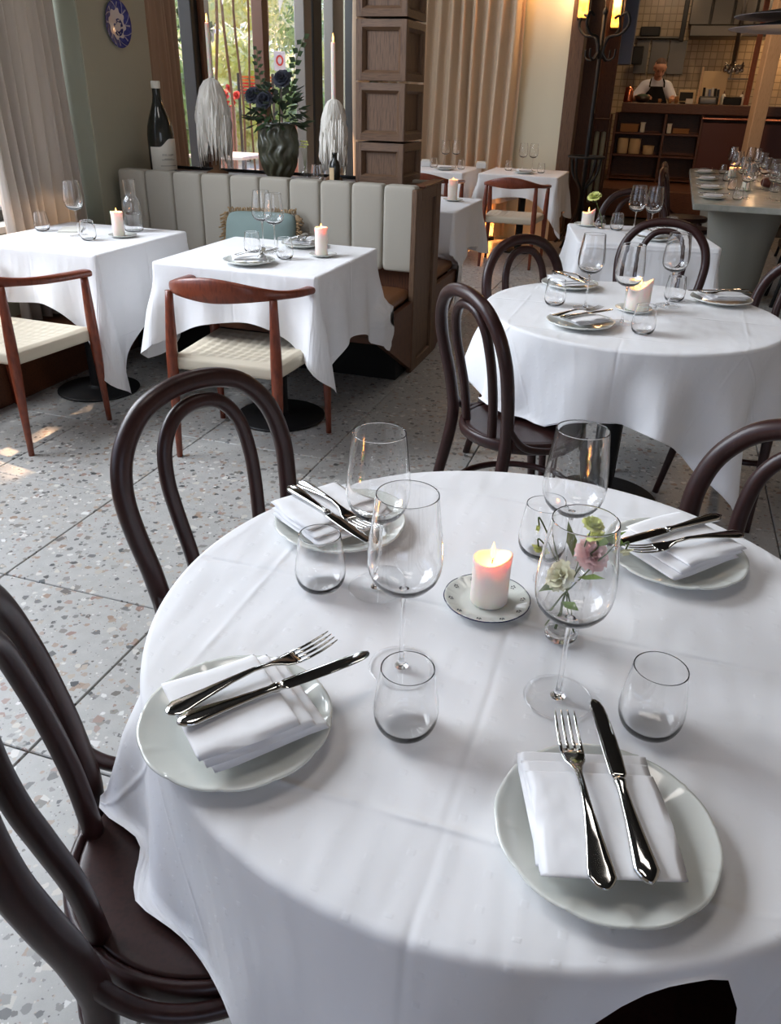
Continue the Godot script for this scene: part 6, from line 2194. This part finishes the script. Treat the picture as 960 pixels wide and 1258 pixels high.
	for a in [[Vector3(-0.655, 2.36, -14.93), Vector3(0.30, 0.13, 0.05), "black framed box standing on the steel ledge"], [Vector3(-0.775, 2.02, -14.62), Vector3(0.16, 0.25, 0.05), "black hanging screen left of the cook's head"]]:
		t = thing("black_screen", a[2], "screen", a[0])
		part(t, "housing", box_mesh(a[1], M.black_paint, 0.01))
		part(t, "glass", box_mesh(a[1] * Vector3(0.86, 0.8, 0.1), M.black_iron, 0.001, Vector3(0, 0, a[1].z * 0.5)))
		if a[1].y > 0.2: part(t, "arm", box_mesh(Vector3(0.03, 0.03, 0.30), M.black_paint, 0.004, Vector3(0, 0.03, -0.165)))
	# taps and ladles on their pipe, a small shelf, wooden posts
	t = thing("tap_column", "shiny beer tap column hanging before the kitchen tiles", "tap", Vector3(0.60, 0, -13.62))
	s = new_st()
	tube(s, [Vector3(0, 3.28, 0), Vector3(0, 1.86, 0)], 0.032, 14)
	part(t, "pipe", fin(s, M.steel))
	s = new_st()
	tube(s, [Vector3(-0.10, 1.87, 0), Vector3(0.16, 1.87, 0)], 0.014, 10)
	part(t, "cross_bar", fin(s, M.steel))
	for k in 5:
		s = new_st()
		var x := -0.09 + 0.055 * k
		lathe(s, [Vector2(0, 1.78), Vector2(0.028, 1.79), Vector2(0.035, 1.82), Vector2(0.015, 1.86), Vector2(0.012, 1.90), Vector2(0, 1.92)], 16, Vector3(x, -0.02 * (k % 2), 0.02))
		part(t, "tap", fin(s, M.silver))
	part(t, "tray", box_mesh(Vector3(0.32, 0.02, 0.14), M.steel, 0.004, Vector3(0.13, 1.705, 0)))
	part(t, "tray_arm", box_mesh(Vector3(0.02, 0.16, 0.02), M.steel, 0.002, Vector3(0.0, 1.78, 0)))
	solo("wood_post", "orange wooden post at the counter's right end", "post", between(Vector3(0.82, 1.38, -13.3), Vector3(0.885, 3.29, -13.2), M.orange_wood, 0.004))
	t = thing("wood_post", "pale wooden post from floor to ceiling behind the marble table", "post", Vector3(0.90, 0, -11.45), 0.42)
	part(t, "shaft", box_mesh(Vector3(0.17, 3.29, 0.12), M.pale_wood, 0.008, Vector3(0, 1.645, 0)))
	# pendant above the marble table: two stacked shades
	t = thing("pendant_lamp", "black pendant lamp with two stacked shades above the marble table", "pendant lamp", Vector3(0.72, 0, -7.2))
	for a in [[1.957, 0.46], [1.880, 0.485]]:
		s = new_st()
		var r: float = a[1]
		lathe(s, [Vector2(r, a[0]), Vector2(r * 0.75, a[0] + 0.020), Vector2(r * 0.4, a[0] + 0.045), Vector2(r * 0.14, a[0] + 0.075)], 64)
		part(t, "shade", fin(s, M.black_iron))
		s = new_st()
		lathe(s, [Vector2(r * 0.14, a[0] + 0.070), Vector2(r * 0.4, a[0] + 0.040), Vector2(r * 0.75, a[0] + 0.015), Vector2(r - 0.004, a[0] - 0.004), Vector2(r, a[0])], 64)
		part(t, "inner_shade", fin(s, M.lamp_inside))
	s = new_st()
	lathe(s, [Vector2(0.07, 1.94), Vector2(0.065, 2.05), Vector2(0.03, 2.12), Vector2(0.012, 2.13)], 24)
	part(t, "cap", fin(s, M.black_iron))
	s = new_st()
	puff(s, Vector3(0.09, 0.09, 0.09), Vector3(0, 1.935, 0), 1.0, 1.0)
	part(t, "bulb", fin(s, M.warm_bulb))
	omni(t, Vector3(0, 1.935, 0), warm, 0.16, 0.03)
	s = new_st()
	tube(s, [Vector3(0, 2.12, 0), Vector3(0, 4.39, 0)], 0.005, 6)
	part(t, "cord", fin(s, M.black_iron))
	# a spot out of view, placed to light the wooden post and counter front
	t = thing("unseen_ceiling_spot", "unseen ceiling spotlight placed to light the wooden post and the counter front", "spotlight", Vector3(0.35, 3.22, -9.7))
	s = new_st()
	lathe(s, [Vector2(0.05, -0.10), Vector2(0.055, -0.09), Vector2(0.05, 0.06), Vector2(0.015, 0.07), Vector2(0, 0.07)], 20)
	part(t, "can", fin(s, M.black_iron))
	s = new_st()
	lathe(s, [Vector2(0, -0.095), Vector2(0.048, -0.095)], 20)
	part(t, "glowing_lens", fin(s, M.warm_bulb))
	var sp := SpotLight3D.new()
	sp.name = "spot_light"
	sp.light_color = Color(1.0, 0.82, 0.62)
	sp.light_energy = 2.0
	sp.light_size = 0.04
	sp.spot_angle = 34.0
	sp.spot_angle_attenuation = 1.0
	sp.spot_range = 14.0
	sp.spot_attenuation = 2.0
	sp.shadow_enabled = true
	t.add_child(sp)
	sp.look_at_from_position(Vector3(0.35, 3.10, -9.7), Vector3(0.5, 0.8, -12.6))
	# unseen kitchen ceiling lamps above the frame, placed to light cook and counter
	for k in 2:
		t = thing("unseen_ceiling_lamp", ["unseen round ceiling lamp placed to light the cook", "unseen round ceiling lamp placed to light the right half of the counter"][k], "added ceiling lamp", Vector3([-0.45, 1.3][k], 3.29, -13.3))
		s = new_st()
		lathe(s, [Vector2(0, -0.08), Vector2(0.10, -0.07), Vector2(0.14, -0.03), Vector2(0.14, 0.0)], 24)
		part(t, "glowing_shade", fin(s, M.warm_bulb))
		omni(t, Vector3(0, -0.16, 0), Color(1.0, 0.87, 0.72), 0.50, 0.10)


# ---------------------------------------------------------------- the cook
func sdf_mesh(s: SurfaceTool, bones: Array, k: float, cell: float) -> void:
	# smooth union of tapered capsules [a, b, radius a, radius b], meshed as surface nets
	var lo := Vector3.ONE * 1e9
	var hi := -lo
	for b in bones:
		var r: float = maxf(b[2], b[3]) + cell * 2.0 + k
		for p: Vector3 in [b[0], b[1]]:
			lo = lo.min(p - Vector3.ONE * r)
			hi = hi.max(p + Vector3.ONE * r)
	var n := Vector3i(((hi - lo) / cell).ceil()) + Vector3i.ONE
	var f := PackedFloat32Array()
	f.resize(n.x * n.y * n.z)
	f.fill(1.0)
	for b in bones:
		var a: Vector3 = b[0]
		var ab: Vector3 = b[1] - a
		var l2 := maxf(ab.length_squared(), 1e-9)
		var r: float = maxf(b[2], b[3]) + cell * 2.0 + k
		var i0 := Vector3i(((a.min(b[1]) - Vector3.ONE * r - lo) / cell).floor()).clamp(Vector3i.ZERO, n - Vector3i.ONE)
		var i1 := Vector3i(((a.max(b[1]) + Vector3.ONE * r - lo) / cell).ceil()).clamp(Vector3i.ZERO, n - Vector3i.ONE)
		for z in range(i0.z, i1.z + 1):
			for y in range(i0.y, i1.y + 1):
				var at := (z * n.y + y) * n.x
				for x in range(i0.x, i1.x + 1):
					var p := lo + Vector3(x, y, z) * cell - a
					var t := clampf(p.dot(ab) / l2, 0.0, 1.0)
					var d: float = (p - ab * t).length() - lerpf(b[2], b[3], t)
					var o := f[at + x]
					var h := maxf(k - absf(o - d), 0.0) / k
					f[at + x] = minf(o, d) - h * h * k * 0.25
	var verts := {}
	var V := func(x: int, y: int, z: int) -> Vector3:
		var key := (z * n.y + y) * n.x + x
		if verts.has(key): return verts[key]
		var sum := Vector3.ZERO
		var c := 0
		for e in [[0, 0, 0, 1, 0, 0], [0, 1, 0, 1, 1, 0], [0, 0, 1, 1, 0, 1], [0, 1, 1, 1, 1, 1], [0, 0, 0, 0, 1, 0], [1, 0, 0, 1, 1, 0], [0, 0, 1, 0, 1, 1], [1, 0, 1, 1, 1, 1], [0, 0, 0, 0, 0, 1], [1, 0, 0, 1, 0, 1], [0, 1, 0, 0, 1, 1], [1, 1, 0, 1, 1, 1]]:
			var u := f[((z + e[2]) * n.y + y + e[1]) * n.x + x + e[0]]
			var w := f[((z + e[5]) * n.y + y + e[4]) * n.x + x + e[3]]
			if (u < 0.0) != (w < 0.0):
				sum += Vector3(e[0], e[1], e[2]).lerp(Vector3(e[3], e[4], e[5]), u / (u - w))
				c += 1
		verts[key] = lo + (Vector3(x, y, z) + sum / maxf(c, 1)) * cell
		return verts[key]
	for z in range(1, n.z - 1):
		for y in range(1, n.y - 1):
			for x in range(1, n.x - 1):
				var u := f[(z * n.y + y) * n.x + x]
				for ax in 3:
					var w := f[((z + (1 if ax == 2 else 0)) * n.y + y + (1 if ax == 1 else 0)) * n.x + x + (1 if ax == 0 else 0)]
					if (u < 0.0) == (w < 0.0): continue
					var q: Array
					if ax == 0: q = [V.call(x, y - 1, z - 1), V.call(x, y, z - 1), V.call(x, y, z), V.call(x, y - 1, z)]
					elif ax == 1: q = [V.call(x - 1, y, z - 1), V.call(x - 1, y, z), V.call(x, y, z), V.call(x, y, z - 1)]
					else: q = [V.call(x - 1, y - 1, z), V.call(x, y - 1, z), V.call(x, y, z), V.call(x - 1, y, z)]
					if u < 0.0: q.reverse()
					for i in [0, 1, 2, 0, 2, 3]: s.add_vertex(q[i])


func make_chef() -> void:
	# local space: feet at y = 0 on the kitchen platform, facing +z; bends over the counter, looks down
	var at := Vector3(-0.42, 0.351, -13.98)
	var head := Vector3(0.0, 1.475, 0.20)
	var ds := Basis(Vector3.RIGHT, 0.55)                      # the head nods forward
	var hb := [
		[head + ds * Vector3(0, 0.035, -0.02), head + ds * Vector3(0, 0.03, 0.02), 0.083, 0.080],
		[head + ds * Vector3(0, -0.05, 0.035), head + ds * Vector3(0, -0.085, 0.055), 0.058, 0.036],
		[head + ds * Vector3(-0.03, -0.04, 0.055), head + ds * Vector3(0.03, -0.04, 0.055), 0.035, 0.035],
		[head + ds * Vector3(0, 0.005, 0.092), head + ds * Vector3(0, -0.032, 0.108), 0.011, 0.015],
		[head + ds * Vector3(-0.04, 0.022, 0.080), head + ds * Vector3(0.04, 0.022, 0.080), 0.014, 0.014],
		[head + ds * Vector3(-0.02, -0.062, 0.088), head + ds * Vector3(0.02, -0.062, 0.088), 0.009, 0.009]]
	for k in [-1, 1]: hb.append([head + ds * Vector3(0.082 * k, 0.012, -0.005), head + ds * Vector3(0.078 * k, -0.028, 0.002), 0.017, 0.012])
	hb.append([Vector3(0, 1.27, 0.085), head + ds * Vector3(0, -0.05, 0.0), 0.060, 0.055])      # neck
	var elbow := [Vector3(-0.295, 1.08, 0.12), Vector3(0.255, 1.09, 0.16)]
	var wrist := [Vector3(-0.165, 1.10, 0.42), Vector3(0.20, 1.09, 0.44)]
	var body := []
	for k in 2: body.append([elbow[k], wrist[k], 0.043, 0.028])
	body.append([Vector3(0, 0.95, 0.0), Vector3(0, 1.25, 0.06), 0.13, 0.12])
	body.append([Vector3(0, 1.25, 0.06), Vector3(0, 1.30, 0.09), 0.07, 0.06])
	for k in [-1, 1]:
		body.append([Vector3(0.15 * k, 1.235, 0.07), elbow[0 if k < 0 else 1], 0.055, 0.042])
		body.append([Vector3(0.09 * k, 0.90, 0.0), Vector3(0.10 * k, 0.48, 0.03), 0.08, 0.055])
		body.append([Vector3(0.10 * k, 0.48, 0.03), Vector3(0.10 * k, 0.08, 0.0), 0.055, 0.038])
		body.append([Vector3(0.10 * k, 0.04, -0.02), Vector3(0.11 * k, 0.035, 0.15), 0.038, 0.03])
	var s := new_st()
	sdf_mesh(s, body, 0.03, 0.014)
	sdf_mesh(s, hb, 0.018, 0.0065)
	for k in 2:                                               # hands: palm, four fingers curled round what they hold, thumb
		var sg := -1.0 if k == 0 else 1.0
		var w: Vector3 = wrist[k]
		var d: Vector3 = (w - elbow[k]).normalized()
		var side := Vector3(sg, 0, 0)
		var hd := [[w - d * 0.01, w + d * 0.045, 0.026, 0.030]]
		for q in 4:
			var o := side * (0.026 - 0.0175 * q)
			var ln: float = [0.026, 0.032, 0.034, 0.030][q]
			var p0: Vector3 = w + d * 0.055 + o
			var p1: Vector3 = p0 + d * ln + Vector3(0, -0.012, 0)
			var p2: Vector3 = p1 + d * 0.006 + Vector3(0, -0.024, 0)
			hd.append([w + d * 0.03 + o * 0.7, p0, 0.013, 0.0098])
			hd.append([p0, p1, 0.0098, 0.009])
			hd.append([p1, p2, 0.009, 0.0078])
		var th: Vector3 = w + d * 0.02 - side * 0.028
		hd.append([w + d * 0.01 - side * 0.01, th, 0.015, 0.012])
		hd.append([th, th + d * 0.035 - side * 0.008 + Vector3(0, -0.016, 0), 0.012, 0.009])
		sdf_mesh(s, hd, 0.008, 0.0045)
	var t := solo("person", "cook with shaved head in white shirt and black apron, looking down behind the counter", "person", fin(s, M.skin), at)
	t.rotation.y = 0.18
	# shirt, apron, trousers, hair
	s = new_st()
	var sh := [[Vector3(0, 0.92, 0.0), Vector3(0, 1.08, 0.02), 0.160, 0.165], [Vector3(0, 1.08, 0.02), Vector3(0, 1.23, 0.055), 0.165, 0.135], [Vector3(-0.12, 1.235, 0.065), Vector3(0.12, 1.235, 0.065), 0.092, 0.092], [Vector3(0, 1.28, 0.075), Vector3(0, 1.315, 0.095), 0.085, 0.073]]
	for k in 2:
		var q := -1.0 if k == 0 else 1.0
		sh.append([Vector3(0.165 * q, 1.235, 0.07), Vector3(0.165 * q, 1.235, 0.07).lerp(elbow[k], 0.92), 0.080, 0.066])
	sdf_mesh(s, sh, 0.04, 0.014)
	part(t, "shirt", fin(s, M.shirt))
	s = new_st()
	var rows := []
	for i in 15:
		var v := i / 14.0
		var y := lerpf(0.42, 1.24, v)
		var half := lerpf(0.21, 0.195, smoothstep(0.0, 0.6, v)) * (1.0 - 0.42 * smoothstep(0.68, 1.0, v))
		var row := PackedVector3Array()
		for j in 17:
			var u := j / 16.0 * 2.0 - 1.0
			row.append(Vector3(u * half, y, 0.19 + 0.035 * smoothstep(0.9, 1.2, y) * 0.6 - 0.07 * u * u + 0.006 * sin(u * 9.0) * (1.0 - v)))
		rows.append(row)
	var back := []
	for row: PackedVector3Array in rows:
		var r2 := PackedVector3Array()
		for p in row: r2.append(p - Vector3(0, 0, 0.006))
		back.append(r2)
	var fr := []
	for row: PackedVector3Array in rows:
		var r3 := row.duplicate()
		r3.reverse()
		fr.append(r3)
	grid(s, fr)
	grid(s, back)
	for k in [-1, 1]: tube(s, catmull([Vector3(0.105 * k, 1.23, 0.19), Vector3(0.10 * k, 1.30, 0.165), Vector3(0.075 * k, 1.345, 0.085), Vector3(0.04 * k, 1.345, 0.02)], 5), 0.011, 6)
	part(t, "apron", fin(s, M.apron))
	s = new_st()
	var tr := [[Vector3(0, 0.90, 0), Vector3(0, 0.86, 0), 0.155, 0.15]]
	for k in [-1, 1]:
		tr.append([Vector3(0.085 * k, 0.86, 0.0), Vector3(0.10 * k, 0.48, 0.03), 0.105, 0.08])
		tr.append([Vector3(0.10 * k, 0.48, 0.03), Vector3(0.10 * k, 0.10, 0.0), 0.08, 0.066])
	sdf_mesh(s, tr, 0.03, 0.018)
	part(t, "trousers", fin(s, M.apron))
	s = new_st()
	sdf_mesh(s, [[head + ds * Vector3(0, 0.043, -0.030), head + ds * Vector3(0, 0.052, 0.005), 0.082, 0.073]], 0.01, 0.008)
	part(t, "cropped_hair", fin(s, M.hair))
	for k in [-1, 1]:
		s = new_st()
		puff(s, Vector3(0.024, 0.012, 0.012), head + ds * Vector3(0.032 * k, 0.004, 0.093), 1.0, 1.0, 10, 6)
		part(t, "eye", fin(s, M.ink))
		s = new_st()
		puff(s, Vector3(0.036, 0.009, 0.012), head + ds * Vector3(0.033 * k, 0.028, 0.094), 0.8, 0.8, 10, 6)
		part(t, "eyebrow", fin(s, M.hair))
	s = new_st()
	puff(s, Vector3(0.046, 0.010, 0.012), head + ds * Vector3(0, -0.060, 0.097), 0.8, 0.8, 12, 6)
	part(t, "mouth", fin(s, M.red_leather))
